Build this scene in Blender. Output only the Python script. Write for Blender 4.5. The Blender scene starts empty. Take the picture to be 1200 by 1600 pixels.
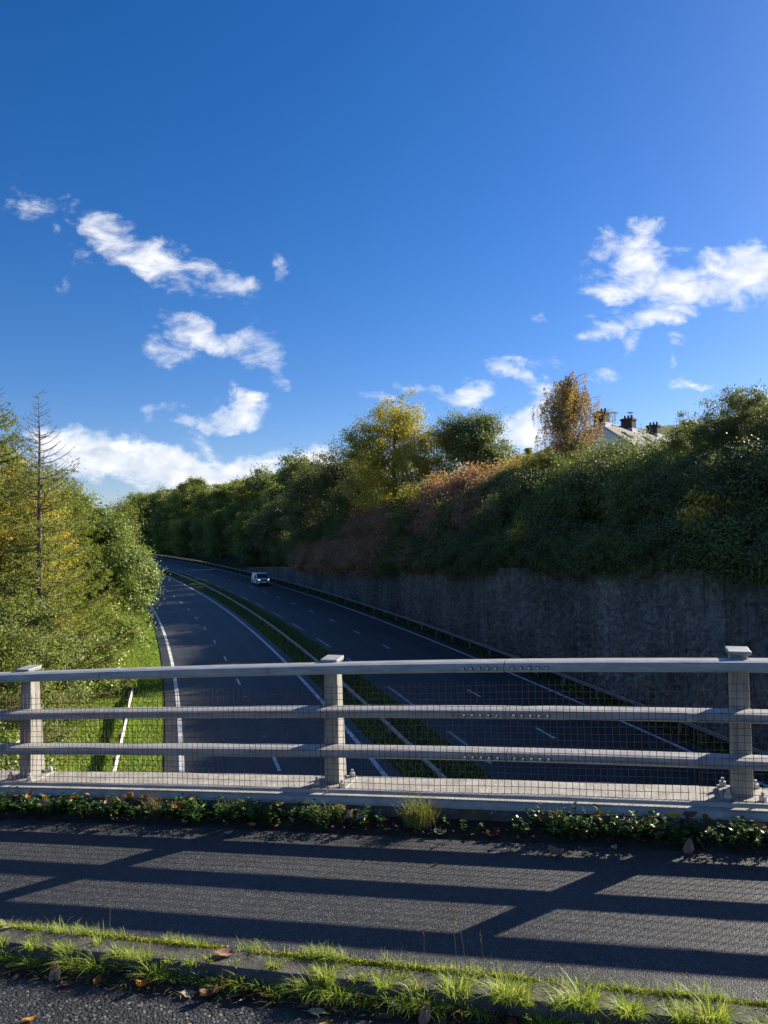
import bpy, bmesh, math, random
import numpy as np
from mathutils import Vector, Matrix

# ------------------------------------------------------------------ camera, sky, sun, exposure
SC = bpy.context.scene
COL = SC.collection
R = math.radians
EYE = (0.0, 0.0, 1.82)
YAW, PITCH, ROLL = R(16.8), R(1.9), R(1.0)
cam_d = bpy.data.cameras.new('camera')
cam = bpy.data.objects.new('camera', cam_d)
COL.objects.link(cam)
cam_d.sensor_fit = 'VERTICAL'
cam_d.sensor_height = 36.0
cam_d.lens = 36.0 * 1150.0 / 1600.0
cam_d.clip_start, cam_d.clip_end = 0.05, 12000
f0 = Vector((-math.sin(YAW), math.cos(YAW), 0)); r0 = Vector((math.cos(YAW), math.sin(YAW), 0)); u0 = Vector((0, 0, 1))
fw = f0 * math.cos(PITCH) + u0 * math.sin(PITCH)
up1 = u0 * math.cos(PITCH) - f0 * math.sin(PITCH)
rt = r0 * math.cos(ROLL) - up1 * math.sin(ROLL)
up = up1 * math.cos(ROLL) + r0 * math.sin(ROLL)
M = Matrix((rt, up, -fw)).transposed().to_4x4()
M.translation = Vector(EYE)
cam.matrix_world = M
SC.camera = cam

SUN_AZ, SUN_EL = R(41.5), R(26.6)       # azimuth from +Y towards +X
SUN_STRENGTH, SKY_STRENGTH, EXPOSURE = 5.0, 0.057, 1.16
SC.view_settings.view_transform = 'Standard'
SC.view_settings.look = 'None'
SC.view_settings.gamma = 1.0
SC.view_settings.exposure = EXPOSURE
SC.view_settings.use_curve_mapping = False
SC.cycles.max_bounces = 6
SC.cycles.transparent_max_bounces = 4
SC.cycles.use_adaptive_sampling = True
try:
    SC.cycles.use_denoising = True
except Exception:
    pass

sd = bpy.data.lights.new('sun', 'SUN')
sd.energy = SUN_STRENGTH
sd.angle = R(0.53)
sd.color = (1.0, 0.92, 0.79)
so = bpy.data.objects.new('sun', sd)
COL.objects.link(so)
sdir = Vector((math.sin(SUN_AZ) * math.cos(SUN_EL), math.cos(SUN_AZ) * math.cos(SUN_EL), math.sin(SUN_EL)))
so.rotation_euler = sdir.to_track_quat('Z', 'Y').to_euler()
so.location = (60, 60, 60)


class NT:
    """small helper to write node trees"""
    def __init__(self, tree):
        self.t = tree; self.n = tree.nodes; self.l = tree.links
    def new(self, typ, **kw):
        nd = self.n.new(typ)
        for k, v in kw.items():
            setattr(nd, k, v)
        return nd
    def put(self, sock, v):
        if isinstance(v, bpy.types.NodeSocket):
            self.l.new(v, sock)
        else:
            sock.default_value = v
    def math(self, op, a, b=0.0, c=None, clamp=False):
        nd = self.new('ShaderNodeMath', operation=op, use_clamp=clamp)
        self.put(nd.inputs[0], a); self.put(nd.inputs[1], b)
        if c is not None:
            self.put(nd.inputs[2], c)
        return nd.outputs[0]
    def vmath(self, op, a, b=None):
        nd = self.new('ShaderNodeVectorMath', operation=op)
        self.put(nd.inputs[0], a)
        if b is not None:
            self.put(nd.inputs[1], b)
        return nd.outputs[1] if op in ('DOT_PRODUCT', 'LENGTH') else nd.outputs[0]
    def noise(self, vec, scale, detail=4, rough=0.55, dist=0.0, col=False):
        nd = self.new('ShaderNodeTexNoise')
        if vec is not None:
            self.l.new(vec, nd.inputs['Vector'])
        self.put(nd.inputs['Scale'], scale); self.put(nd.inputs['Detail'], detail)
        self.put(nd.inputs['Roughness'], rough); self.put(nd.inputs['Distortion'], dist)
        return nd.outputs['Color' if col else 'Fac']
    def ramp(self, fac, stops, interp='LINEAR'):
        nd = self.new('ShaderNodeValToRGB')
        nd.color_ramp.interpolation = interp
        els = nd.color_ramp.elements
        while len(els) < len(stops):
            els.new(0.5)
        for e, (p, c) in zip(els, stops):
            e.position = p
            e.color = tuple(c) + (1,) if len(c) == 3 else c
        self.put(nd.inputs[0], fac)
        return nd.outputs[0]
    def step(self, v, a, b):
        nd = self.new('ShaderNodeMapRange', interpolation_type='SMOOTHSTEP')
        self.put(nd.inputs['Value'], v); self.put(nd.inputs['From Min'], a); self.put(nd.inputs['From Max'], b)
        return nd.outputs[0]
    def mix(self, fac, a, b, blend='MIX'):
        nd = self.new('ShaderNodeMix', data_type='RGBA', blend_type=blend)
        self.put(nd.inputs[0], fac)
        for s, v in ((nd.inputs[6], a), (nd.inputs[7], b)):
            if not isinstance(v, bpy.types.NodeSocket) and len(v) == 3:
                v = tuple(v) + (1,)
            self.put(s, v)
        return nd.outputs[2]


def build_world():
    w = bpy.data.worlds.new('World')
    SC.world = w
    w.use_nodes = True
    t = NT(w.node_tree)
    t.n.clear()
    out = t.new('ShaderNodeOutputWorld')
    bg = t.new('ShaderNodeBackground')
    bg.inputs[1].default_value = SKY_STRENGTH
    sky = t.new('ShaderNodeTexSky', sky_type='NISHITA')
    sky.sun_disc = False
    sky.sun_elevation = SUN_EL
    sky.sun_rotation = SUN_AZ
    sky.altitude = 150
    sky.air_density = 1.0
    sky.dust_density = 0.35
    sky.ozone_density = 3.0
    hs = t.new('ShaderNodeHueSaturation')
    hs.inputs['Saturation'].default_value = 1.35
    hs.inputs['Value'].default_value = 1.0
    t.l.new(sky.outputs[0], hs.inputs['Color'])
    base = t.mix(1.0, hs.outputs[0], (0.95, 0.895, 1.12), 'MULTIPLY')
    # clouds at infinity: bearing / slope coordinates about the valley axis
    d = t.vmath('NORMALIZE', t.new('ShaderNodeTexCoord').outputs['Generated'])
    fd = t.vmath('DOT_PRODUCT', d, tuple(f0))
    fds = t.math('MAXIMUM', fd, 0.06)
    U = t.math('DIVIDE', t.vmath('DOT_PRODUCT', d, tuple(r0)), fds)
    V = t.math('DIVIDE', t.vmath('DOT_PRODUCT', d, (0, 0, 1)), fds)
    cb = t.new('ShaderNodeCombineXYZ')
    t.l.new(U, cb.inputs[0]); t.l.new(V, cb.inputs[1])
    uv = cb.outputs[0]
    warp = t.noise(uv, 14.0, 6, 0.62, col=True)
    wv = t.vmath('SUBTRACT', warp, (0.5, 0.5, 0.5))
    sc_ = t.new('ShaderNodeVectorMath', operation='SCALE')
    t.l.new(wv, sc_.inputs[0]); sc_.inputs['Scale'].default_value = 0.075
    uvw = t.vmath('ADD', uv, sc_.outputs[0])
    blobs = [  # u, v, angle, half length, half width, weight
        (-0.38, 0.425, -38, .065, .034, .86), (-0.31, 0.385, -36, .10, .032, .84), (-0.235, 0.362, -25, .075, .028, .78),
        (-0.485, 0.475, -38, .075, .018, .42), (-0.42, 0.40, -52, .060, .022, .50), (-0.425, 0.352, 60, .04, .020, .46), (-0.50, 0.46, -20, .04, .02, .36),
        (-0.30, 0.272, -35, .06, .026, .66), (-0.25, 0.285, -28, .09, .024, .82), (-0.20, 0.262, -25, .06, .022, .72), (-0.165, 0.268, -38, .05, .030, .82), (-0.145, 0.242, -60, .04, .016, .62),
        (-0.205, 0.170, 8, .062, .026, .98), (-0.19, 0.188, 30, .03, .022, .90), (-0.27, 0.172, -15, .05, .020, .60), (-0.32, 0.188, -70, .024, .02, .52),
        (-0.40, 0.122, -4, .11, .040, 1.3), (-0.335, 0.108, -14, .11, .038, 1.3), (-0.26, 0.088, -12, .13, .036, 1.35), (-0.17, 0.076, -3, .13, .030, 1.3), (-0.45, 0.125, 10, .07, .034, 1.0), (-0.10, 0.085, 10, .07, .042, 1.1), (-0.37, 0.022, 0, .05, .012, .6), (-0.24, 0.125, -30, .07, .018, .42), (-0.50, 0.115, 0, .07, .03, .8),
        (0.36, 0.375, -20, .070, .050, 1.0), (0.365, 0.41, 10, .034, .028, .95), (0.42, 0.335, -6, .13, .040, 1.1), (0.32, 0.335, -20, .05, .024, .80), (0.40, 0.30, 14, .13, .020, .92), (0.50, 0.355, 0, .07, .045, 1.1), (0.34, 0.295, 0, .07, .018, .62), (0.30, 0.365, 10, .03, .018, .5), (0.58, 0.34, 8, .08, .04, .9),
        (0.225, 0.292, -12, .034, .013, .58), (0.342, 0.243, 80, .036, .018, .62), (0.315, 0.213, 4, .045, .013, .60), (0.415, 0.203, 2, .042, .010, .60), (0.395, 0.222, -70, .022, .008, .42), (0.40, 0.262, 0, .016, .010, .42), (0.165, 0.272, 80, .02, .008, .36),
        (0.19, 0.215, -28, .075, .024, .80), (0.205, 0.195, 0, .05, .02, .62), (0.125, 0.193, 0, .065, .022, .82), (0.06, 0.205, -6, .05, .013, .66), (-0.005, 0.192, -8, .04, .015, .68), (0.19, 0.135, 20, .07, .034, 1.15), (0.215, 0.165, 60, .03, .02, .85), (-0.14, 0.372, -60, .02, .012, .34), (0.31, 0.182, 0, .03, .012, .5), (0.22, 0.235, -10, .05, .012, .4),
    ]
    acc = None
    for (bu, bv, ang, a, b, wgt) in blobs:
        mp = t.new('ShaderNodeMapping', vector_type='TEXTURE')
        t.l.new(uvw, mp.inputs['Vector'])
        mp.inputs['Location'].default_value = (bu, bv, 0)
        mp.inputs['Rotation'].default_value = (0, 0, R(ang))
        mp.inputs['Scale'].default_value = (a * .92, b * .88, 1)
        r2 = t.vmath('DOT_PRODUCT', mp.outputs[0], mp.outputs[0])
        v = t.math('MULTIPLY_ADD', r2, -wgt * 0.62, wgt)
        acc = v if acc is None else t.math('MAXIMUM', acc, v)
    acc = t.math('MAXIMUM', acc, -0.6)
    mp = t.new('ShaderNodeMapping')
    mp.inputs['Rotation'].default_value = (0, 0, R(28)); mp.inputs['Scale'].default_value = (0.75, 1.35, 1)
    t.l.new(uv, mp.inputs['Vector'])
    n1 = t.noise(mp.outputs[0], 19.0, 9, 0.62, 0.35)
    n1b_v = t.vmath('ADD', mp.outputs[0], (0.012, 0.014, 0))
    n1b = t.noise(n1b_v, 19.0, 5, 0.55, 0.35)
    n1c = t.noise(mp.outputs[0], 19.0, 5, 0.55, 0.35)
    dens = t.math('ADD', acc, t.math('MULTIPLY', t.math('SUBTRACT', n1, 0.53), 2.7))
    alpha = t.math('MULTIPLY', t.step(dens, 0.18, 1.18), 0.95)
    alpha = t.math('MULTIPLY', alpha, t.step(fd, 0.25, 0.5))
    alpha = t.math('MULTIPLY', alpha, t.step(acc, -0.12, 0.30))
    # the rest of the sky: scattered fair-weather cloud of the same kind
    n2 = t.noise(d, 4.2, 8, 0.6, 0.3)
    rest = t.math('MULTIPLY', t.step(n2, 0.54, 0.70), t.math('SUBTRACT', 1.0, t.step(fd, 0.2, 0.55)))
    rest = t.math('MULTIPLY', rest, t.step(t.vmath('DOT_PRODUCT', d, (0, 0, 1)), 0.0, 0.1))
    alpha = t.math('MAXIMUM', alpha, rest)
    relief = t.math('MULTIPLY_ADD', t.math('SUBTRACT', n1c, n1b), 4.5, 0.55, clamp=True)
    thick = t.step(dens, 0.5, 1.9)
    shade = t.math('MULTIPLY', t.math('SUBTRACT', 1.0, relief), t.math('MULTIPLY_ADD', thick, 1.25, 0.1), clamp=True)
    ccol = t.mix(shade, (8.6, 8.7, 8.9), (4.4, 5.0, 6.1))
    fin = t.mix(t.math('MULTIPLY', alpha, 0.96), base, ccol)
    t.l.new(fin, bg.inputs[0])
    t.l.new(bg.outputs[0], out.inputs[0])
    try:
        w.cycles.sampling_method = 'MANUAL'; w.cycles.sample_map_resolution = 512
    except Exception:
        pass


build_world()

# ------------------------------------------------------------------ materials
MATS = {}


def mat(name, rough=0.7, spec=0.3, metal=0.0):
    m = bpy.data.materials.new(name)
    m.use_nodes = True
    t = NT(m.node_tree)
    b = t.n['Principled BSDF']
    b.inputs['Roughness'].default_value = rough
    b.inputs['Metallic'].default_value = metal
    b.inputs['Specular IOR Level'].default_value = spec
    MATS[name] = m
    return m, t, b


def bump(t, b, h, dist=0.01, strength=1.0):
    nd = t.new('ShaderNodeBump')
    nd.inputs['Distance'].default_value = dist
    nd.inputs['Strength'].default_value = strength
    t.l.new(h, nd.inputs['Height'])
    t.l.new(nd.outputs[0], b.inputs['Normal'])


def pos(t):
    return t.new('ShaderNodeNewGeometry').outputs['Position']


def objco(t):
    return t.new('ShaderNodeTexCoord').outputs['Object']


def simple(name, c1, c2, scale=6, rough=0.7, spec=0.3, metal=0.0, bscale=None, bdist=0.004, world=False, detail=5):
    m, t, b = mat(name, rough, spec, metal)
    co = pos(t) if world else objco(t)
    n = t.noise(co, scale, detail, 0.6)
    t.l.new(t.ramp(n, [(0.3, c1), (0.7, c2)]), b.inputs['Base Color'])
    if bscale:
        bump(t, b, t.noise(co, bscale, 3, 0.6), bdist)
    return m


def tarmac(name, lo, hi, stone, scale):
    m, t, b = mat(name, 0.62, 0.28)
    co = pos(t)
    big = t.noise(co, 0.9, 5, 0.6)
    mid = t.noise(co, 7, 5, 0.65)
    vo = t.new('ShaderNodeTexVoronoi'); vo.inputs['Scale'].default_value = scale
    t.l.new(co, vo.inputs['Vector'])
    wn = t.new('ShaderNodeTexWhiteNoise'); t.l.new(vo.outputs['Color'], wn.inputs['Vector'])
    base = t.ramp(t.math('ADD', t.math('MULTIPLY', big, 0.65), t.math('MULTIPLY', mid, 0.40)), [(0.32, lo), (0.68, hi)])
    sp = t.step(wn.outputs['Value'], 0.80, 1.0)
    c = t.mix(sp, base, stone)
    t.l.new(c, b.inputs['Base Color'])
    t.l.new(t.math('MULTIPLY_ADD', wn.outputs['Value'], 0.3, 0.45), b.inputs['Roughness'])
    hgt = t.math('ADD', t.math('SUBTRACT', 1.0, vo.outputs['Distance']), t.math('MULTIPLY', wn.outputs['Value'], 0.7))
    hgt = t.math('ADD', hgt, t.math('MULTIPLY', mid, 1.2))
    bump(t, b, hgt, 0.55 / scale, 0.9)
    return m


tarmac('footpath_tarmac', (.027, .028, .029), (.058, .057, .056), (.155, .152, .145), 170)
tarmac('road_tarmac', (.024, .024, .025), (.044, .043, .042), (.14, .135, .125), 75)


def carriage_mat():
    m, t, b = mat('carriageway_asphalt', 0.6, 0.4)
    co = pos(t)
    big = t.noise(co, 0.16, 5, 0.6)
    fine = t.noise(co, 5.5, 4, 0.7)
    # wheel tracks and seams run along the curve: attribute 'off' holds the distance from the lane edge
    at = t.new('ShaderNodeAttribute'); at.attribute_name = 'off'
    tr = t.math('SINE', t.math('MULTIPLY', at.outputs['Fac'], 3.4))
    wob = t.math('ADD', at.outputs['Fac'], t.math('MULTIPLY', t.noise(co, .8, 3, .6), .25))
    seam = t.step(t.math('ABSOLUTE', t.math('SUBTRACT', t.math('FRACT', t.math('DIVIDE', wob, 3.65)), 0.5)), 0.022, 0.006)
    patch = t.step(t.noise(co, 0.055, 2, 0.4), 0.56, 0.575)
    f = t.math('ADD', t.math('MULTIPLY', big, 0.6), t.math('MULTIPLY', fine, 0.3))
    f = t.math('ADD', f, t.math('MULTIPLY', tr, 0.07))
    f = t.math('ADD', f, t.math('MULTIPLY', patch, 0.10))
    c = t.ramp(f, [(0.28, (.022, .023, .025)), (0.72, (.050, .050, .051))])
    c = t.mix(t.math('MULTIPLY', seam, 0.6), c, (.014, .014, .015))
    t.l.new(c, b.inputs['Base Color'])
    bump(t, b, t.noise(co, 60, 2, 0.6), 0.004)


carriage_mat()
simple('concrete', (.26, .24, .21), (.44, .41, .36), 9, 0.85, 0.2, bscale=70, bdist=0.006)
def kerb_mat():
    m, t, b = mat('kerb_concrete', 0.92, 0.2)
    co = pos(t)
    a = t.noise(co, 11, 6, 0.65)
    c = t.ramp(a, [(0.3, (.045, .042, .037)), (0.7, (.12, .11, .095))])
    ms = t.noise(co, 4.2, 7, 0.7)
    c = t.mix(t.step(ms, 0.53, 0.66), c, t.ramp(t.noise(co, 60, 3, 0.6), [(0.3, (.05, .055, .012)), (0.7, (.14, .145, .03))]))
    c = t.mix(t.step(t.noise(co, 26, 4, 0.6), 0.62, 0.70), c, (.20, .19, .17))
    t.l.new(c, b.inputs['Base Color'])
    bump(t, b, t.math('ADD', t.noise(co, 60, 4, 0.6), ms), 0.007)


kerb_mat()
simple('line_paint', (.34, .34, .33), (.80, .80, .78), 2.4, 0.6, 0.3, world=True)
simple('worn_paint', (.16, .16, .16), (.55, .55, .53), 2.2, 0.6, 0.3, world=True)
simple('soil', (.020, .017, .012), (.05, .042, .03), 14, 0.95, 0.1, bscale=50, bdist=0.01, world=True)
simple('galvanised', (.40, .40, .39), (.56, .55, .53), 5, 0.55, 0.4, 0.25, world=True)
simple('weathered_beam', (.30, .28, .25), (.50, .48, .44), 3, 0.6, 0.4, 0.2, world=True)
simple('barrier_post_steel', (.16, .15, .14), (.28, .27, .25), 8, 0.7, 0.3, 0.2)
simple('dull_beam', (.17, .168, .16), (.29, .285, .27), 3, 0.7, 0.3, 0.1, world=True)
simple('rust_wire', (.12, .06, .035), (.26, .15, .09), 30, 0.75, 0.3, 0.2, world=True)
simple('bark', (.045, .035, .026), (.12, .10, .08), 8, 0.9, 0.2, bscale=20, bdist=0.02)
simple('birch_bark', (.12, .10, .09), (.50, .47, .43), 4, 0.8, 0.2, bscale=20, bdist=0.01)
simple('twig', (.11, .085, .065), (.22, .18, .14), 10, 0.9, 0.2)


def parapet_mat():
    m, t, b = mat('parapet_metal', 0.5, 0.4, 0.15)
    co = pos(t)
    mp = t.new('ShaderNodeMapping'); mp.inputs['Scale'].default_value = (1.0, 6, 6); t.l.new(co, mp.inputs['Vector'])
    a = t.noise(mp.outputs[0], 5, 6, 0.65)
    f = t.noise(co, 90, 3, 0.6)
    c = t.ramp(a, [(0.28, (.25, .242, .228)), (0.55, (.36, .352, .335)), (0.75, (.47, .46, .44))])
    c = t.mix(t.step(f, 0.60, 0.78), c, (.27, .25, .22))
    t.l.new(c, b.inputs['Base Color'])
    t.l.new(t.math('MULTIPLY_ADD', a, 0.3, 0.38), b.inputs['Roughness'])
    bump(t, b, f, 0.0015)
    g_ = t.noise(co, 3.1, 6, 0.7)
    mpd = t.new('ShaderNodeMapping'); mpd.inputs['Scale'].default_value = (16, 16, 1.6); t.l.new(co, mpd.inputs['Vector'])
    dr = t.noise(mpd.outputs[0], 1.0, 4, 0.6)
    c = t.mix(t.math('MULTIPLY', t.step(dr, 0.60, 0.70), 0.65), c, (.17, .15, .12))
    c = t.mix(t.math('MULTIPLY', t.step(t.noise(co, 7.0, 5, 0.6), 0.70, 0.74), 0.7), c, (.62, .61, .57))
    t.l.new(t.mix(t.step(g_, 0.60, 0.72), c, (.20, .17, .12)), b.inputs['Base Color'])
    m, t, b = mat('post_metal', 0.65, 0.3, 0.1)
    co = pos(t)
    mp = t.new('ShaderNodeMapping'); mp.inputs['Scale'].default_value = (9, 9, 1.2); t.l.new(co, mp.inputs['Vector'])
    a = t.noise(mp.outputs[0], 3, 6, 0.7)
    c = t.ramp(a, [(0.3, (.17, .155, .13)), (0.5, (.31, .29, .255)), (0.75, (.43, .41, .365))])
    c = t.mix(t.step(t.noise(co, 40, 4, 0.7), 0.58, 0.75), c, (.16, .14, .11))
    t.l.new(c, b.inputs['Base Color'])
    bump(t, b, a, 0.003)


parapet_mat()


def wall_mat():
    m, t, b = mat('ribbed_concrete', 0.9, 0.2)
    co = pos(t)
    mp = t.new('ShaderNodeMapping'); mp.inputs['Scale'].default_value = (1.6, 1.6, 0.22); t.l.new(co, mp.inputs['Vector'])
    streak = t.noise(mp.outputs[0], 1.3, 6, 0.62)
    big = t.noise(co, 0.22, 4, 0.6)
    blk = t.noise(co, 2.6, 3, 0.6, 0.6)
    fine = t.noise(co, 8.0, 5, 0.7)
    oi = t.new('ShaderNodeObjectInfo')
    f = t.math('ADD', t.math('MULTIPLY', streak, 0.20), t.math('ADD', t.math('MULTIPLY', big, 0.34), t.math('ADD', t.math('MULTIPLY', fine, 0.36), t.math('MULTIPLY', blk, 0.44))))
    f = t.math('ADD', f, t.math('MULTIPLY', t.math('SUBTRACT', oi.outputs['Random'], 0.5), 0.05))
    c = t.ramp(f, [(0.50, (.055, .055, .053)), (0.67, (.165, .162, .155)), (0.84, (.38, .375, .36))])
    mp2 = t.new('ShaderNodeMapping'); mp2.inputs['Scale'].default_value = (2.2, 2.2, 0.06); t.l.new(co, mp2.inputs['Vector'])
    lime = t.math('MULTIPLY', t.step(t.noise(mp2.outputs[0], 1.5, 3, 0.5), 0.70, 0.76), t.step(fine, 0.40, 0.6))
    c = t.mix(t.math('MULTIPLY', lime, 0.7), c, (.55, .54, .50))
    t.l.new(c, b.inputs['Base Color'])
    bump(t, b, t.math('ADD', fine, blk), 0.12)


wall_mat()


def ground_mat(name, stops, scale=0.5, fine=9):
    m, t, b = mat(name, 0.95, 0.1)
    co = pos(t)
    f = t.math('ADD', t.math('MULTIPLY', t.noise(co, scale, 5, 0.6), 0.6), t.math('MULTIPLY', t.noise(co, fine, 4, 0.7), 0.4))
    t.l.new(t.ramp(f, stops), b.inputs['Base Color'])
    bump(t, b, t.noise(co, fine * 1.7, 4, 0.7), 0.08)


ground_mat('verge_ground', [(0.35, (.045, .065, .014)), (0.65, (.085, .12, .022))])
ground_mat('bank_ground', [(0.35, (.016, .020, .008)), (0.65, (.045, .05, .02))])


def hill_mat():
    m, t, b = mat('pasture', 0.95, 0.1)
    co = pos(t)
    big = t.noise(co, 0.018, 5, 0.55)
    fine = t.noise(co, 0.35, 5, 0.7)
    t.l.new(t.ramp(t.math('ADD', t.math('MULTIPLY', big, 0.65), t.math('MULTIPLY', fine, 0.35)),
                   [(0.36, (.10, .115, .045)), (0.52, (.17, .19, .07)), (0.68, (.24, .24, .11))]), b.inputs['Base Color'])


hill_mat()


GAIN = {'leaf_dark': 2.9, 'leaf_far': 3.1, 'leaf_green': 2.4, 'leaf_broad': 2.3, 'leaf_olive': 2.3, 'leaf_larch': 2.5, 'leaf_turning': 2.0, 'leaf_willow': 2.4, 'leaf_birch': 2.4, 'leaf_red': 2.5, 'leaf_mixed': 2.9, 'leaf_yellow': 1.7, 'grass_blade': 2.4, 'verge_blade': 2.9, 'weed_leaf': 1.4, 'moss': 2.1, 'coarse_blade': 3.3}


def leaf_mat(name, stops, trans=0.38, rough=0.55, spec=0.25, vary=0.12, patch=0.0, pscale=0.35, stops2=None):
    """leaf colour from the per-leaf attribute 'tone'; stops2 = a second palette in patches of the crown"""
    k = GAIN.get(name, 1.0)
    stops, stops2 = [[(p, tuple(min(v * k, .62) for v in c)) for p, c in q] if q else q for q in (stops, stops2)]
    m, t, b = mat(name, rough, spec)
    at = t.new('ShaderNodeAttribute'); at.attribute_name = 'tone'
    oi = t.new('ShaderNodeObjectInfo')
    f = t.math('ADD', at.outputs['Fac'], t.math('MULTIPLY', t.math('SUBTRACT', oi.outputs['Random'], 0.5), vary), clamp=True)
    c = t.ramp(f, stops)
    if stops2:
        n = t.noise(pos(t), pscale, 3, 0.6)
        n = t.math('ADD', n, t.math('MULTIPLY', t.math('SUBTRACT', at.outputs['Fac'], 0.5), 0.25))
        c = t.mix(t.step(n, 0.60 - patch, 0.72 - patch), c, t.ramp(f, stops2))
    t.l.new(c, b.inputs['Base Color'])
    tr = t.new('ShaderNodeBsdfTranslucent')
    tc = t.mix(1.0, c, (1.25, 1.2, 0.6), 'MULTIPLY')
    t.l.new(tc, tr.inputs['Color'])
    mx = t.new('ShaderNodeMixShader'); mx.inputs[0].default_value = trans
    t.l.new(b.outputs[0], mx.inputs[1]); t.l.new(tr.outputs[0], mx.inputs[2])
    t.l.new(mx.outputs[0], t.n['Material Output'].inputs[0])


G3 = lambda a, b, c: [(0.0, a), (0.5, b), (1.0, c)]
YEL = G3((.17, .12, .02), (.30, .21, .03), (.42, .32, .06))
leaf_mat('leaf_dark', rough=.5, spec=.32, stops=G3((.022, .027, .011), (.042, .049, .019), (.074, .080, .031)))
leaf_mat('leaf_green', G3((.036, .047, .015), (.066, .083, .027), (.118, .134, .045)))
leaf_mat('leaf_broad', G3((.045, .070, .012), (.085, .115, .022), (.160, .185, .050)), 0.3, 0.42, 0.4)
leaf_mat('leaf_olive', G3((.045, .058, .014), (.085, .100, .024), (.140, .145, .040)), stops2=YEL, patch=-0.10)
leaf_mat('leaf_larch', G3((.050, .064, .013), (.090, .108, .022), (.150, .155, .036)), 0.35, 0.7, 0.1, stops2=YEL, patch=-0.05, pscale=0.6)
leaf_mat('leaf_turning', G3((.065, .080, .014), (.12, .125, .022), (.19, .165, .035)), stops2=G3((.22, .11, .02), (.34, .19, .03), (.46, .28, .05)), patch=0.10, pscale=0.5)
leaf_mat('leaf_willow', G3((.085, .085, .018), (.15, .135, .028), (.22, .185, .045)), stops2=YEL, patch=0.05, pscale=0.22)
leaf_mat('leaf_birch', G3((.085, .060, .030), (.155, .105, .048), (.25, .17, .08)), 0.3, stops2=G3((.17, .105, .025), (.25, .155, .04), (.33, .22, .065)), patch=0.0, pscale=0.3)
leaf_mat('leaf_red', G3((.088, .042, .030), (.18, .092, .064), (.33, .205, .14)), stops2=G3((.055, .058, .020), (.11, .095, .036), (.20, .15, .07)), patch=0.06, pscale=0.45)
leaf_mat('leaf_mixed', G3((.022, .030, .012), (.045, .055, .020), (.080, .085, .030)), stops2=G3((.06, .026, .018), (.12, .06, .036), (.19, .11, .06)), patch=0.06, pscale=0.4)
leaf_mat('leaf_far', G3((.034, .048, .014), (.066, .080, .022), (.115, .115, .035)), trans=.5, vary=0.5, stops2=G3((.10, .08, .02), (.15, .115, .03), (.20, .15, .04)), patch=-0.05, pscale=0.09)
leaf_mat('leaf_yellow', YEL)
leaf_mat('grass_blade', [(0.0, (.10, .085, .035)), (0.14, (.055, .080, .012)), (0.5, (.105, .145, .022)), (0.85, (.18, .205, .045)), (1.0, (.26, .24, .09))], 0.4, 0.5, 0.3)
leaf_mat('verge_blade', G3((.050, .085, .012), (.095, .145, .020), (.16, .19, .035)), 0.35, 0.6, 0.2)
leaf_mat('coarse_blade', G3((.028, .045, .012), (.05, .075, .018), (.09, .105, .03)), 0.3, 0.6, 0.2)
leaf_mat('straw', G3((.16, .115, .05), (.28, .21, .10), (.42, .34, .18)), 0.3)
leaf_mat('weed_leaf', G3((.022, .045, .010), (.045, .085, .016), (.10, .15, .030)), 0.25, 0.42, 0.4)
leaf_mat('moss', G3((.06, .07, .010), (.13, .14, .015), (.24, .23, .025)), 0.15, 0.9, 0.1)
for nm, c in (('dead_leaf_brown', ((.10, .045, .022), (.22, .105, .05))), ('dead_leaf_pink', ((.28, .14, .085), (.46, .27, .18))), ('dead_leaf_pale', ((.30, .27, .16), (.50, .47, .32))),
              ('dead_leaf_orange', ((.30, .12, .02), (.48, .24, .04))), ('dead_leaf_yellow', ((.42, .28, .03), (.62, .46, .08))), ('dead_leaf_dark', ((.04, .018, .012), (.09, .04, .025)))):
    m, t, b = mat(nm, 0.6, 0.3)
    n = t.noise(objco(t), 22, 5, 0.65)
    cc = t.ramp(n, [(0.35, c[0]), (0.65, c[1])])
    t.l.new(cc, b.inputs['Base Color'])
    tr = t.new('ShaderNodeBsdfTranslucent'); t.l.new(cc, tr.inputs['Color'])
    mx = t.new('ShaderNodeMixShader'); mx.inputs[0].default_value = 0.25
    t.l.new(b.outputs[0], mx.inputs[1]); t.l.new(tr.outputs[0], mx.inputs[2]); t.l.new(mx.outputs[0], t.n['Material Output'].inputs[0])

simple('render_white', (.80, .80, .80), (.86, .86, .86), 1.2, 0.85, 0.2)
simple('roof_slate', (.065, .052, .047), (.12, .098, .088), 1.6, 0.7, 0.3, bscale=9, bdist=0.03)
simple('chimney_brick', (.055, .045, .036), (.11, .09, .07), 5, 0.9, 0.2, bscale=14, bdist=0.02)
simple('chimney_clay', (.10, .065, .045), (.17, .11, .075), 5, 0.85, 0.2)
simple('house_brick', (.17, .075, .05), (.27, .125, .085), 3, 0.9, 0.2, bscale=12, bdist=0.02)
simple('lead_flashing', (.45, .45, .46), (.62, .62, .63), 5, 0.6, 0.3)
simple('window_frame_paint', (.6, .6, .6), (.75, .75, .75), 4, 0.5, 0.4)
simple('van_paint', (.66, .68, .70), (.76, .78, .80), 2, 0.28, 0.5)
simple('van_black', (.012, .012, .013), (.03, .03, .032), 6, 0.5, 0.4)
simple('van_tyre', (.012, .012, .012), (.025, .025, .025), 9, 0.85, 0.2)
simple('van_rim', (.30, .30, .31), (.45, .45, .46), 9, 0.4, 0.5, 0.6)
simple('number_plate', (.72, .72, .70), (.80, .80, .78), 5, 0.4, 0.4)
m, t, b = mat('dark_glass', 0.06, 0.6); b.inputs['Base Color'].default_value = (.012, .016, .020, 1)
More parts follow.
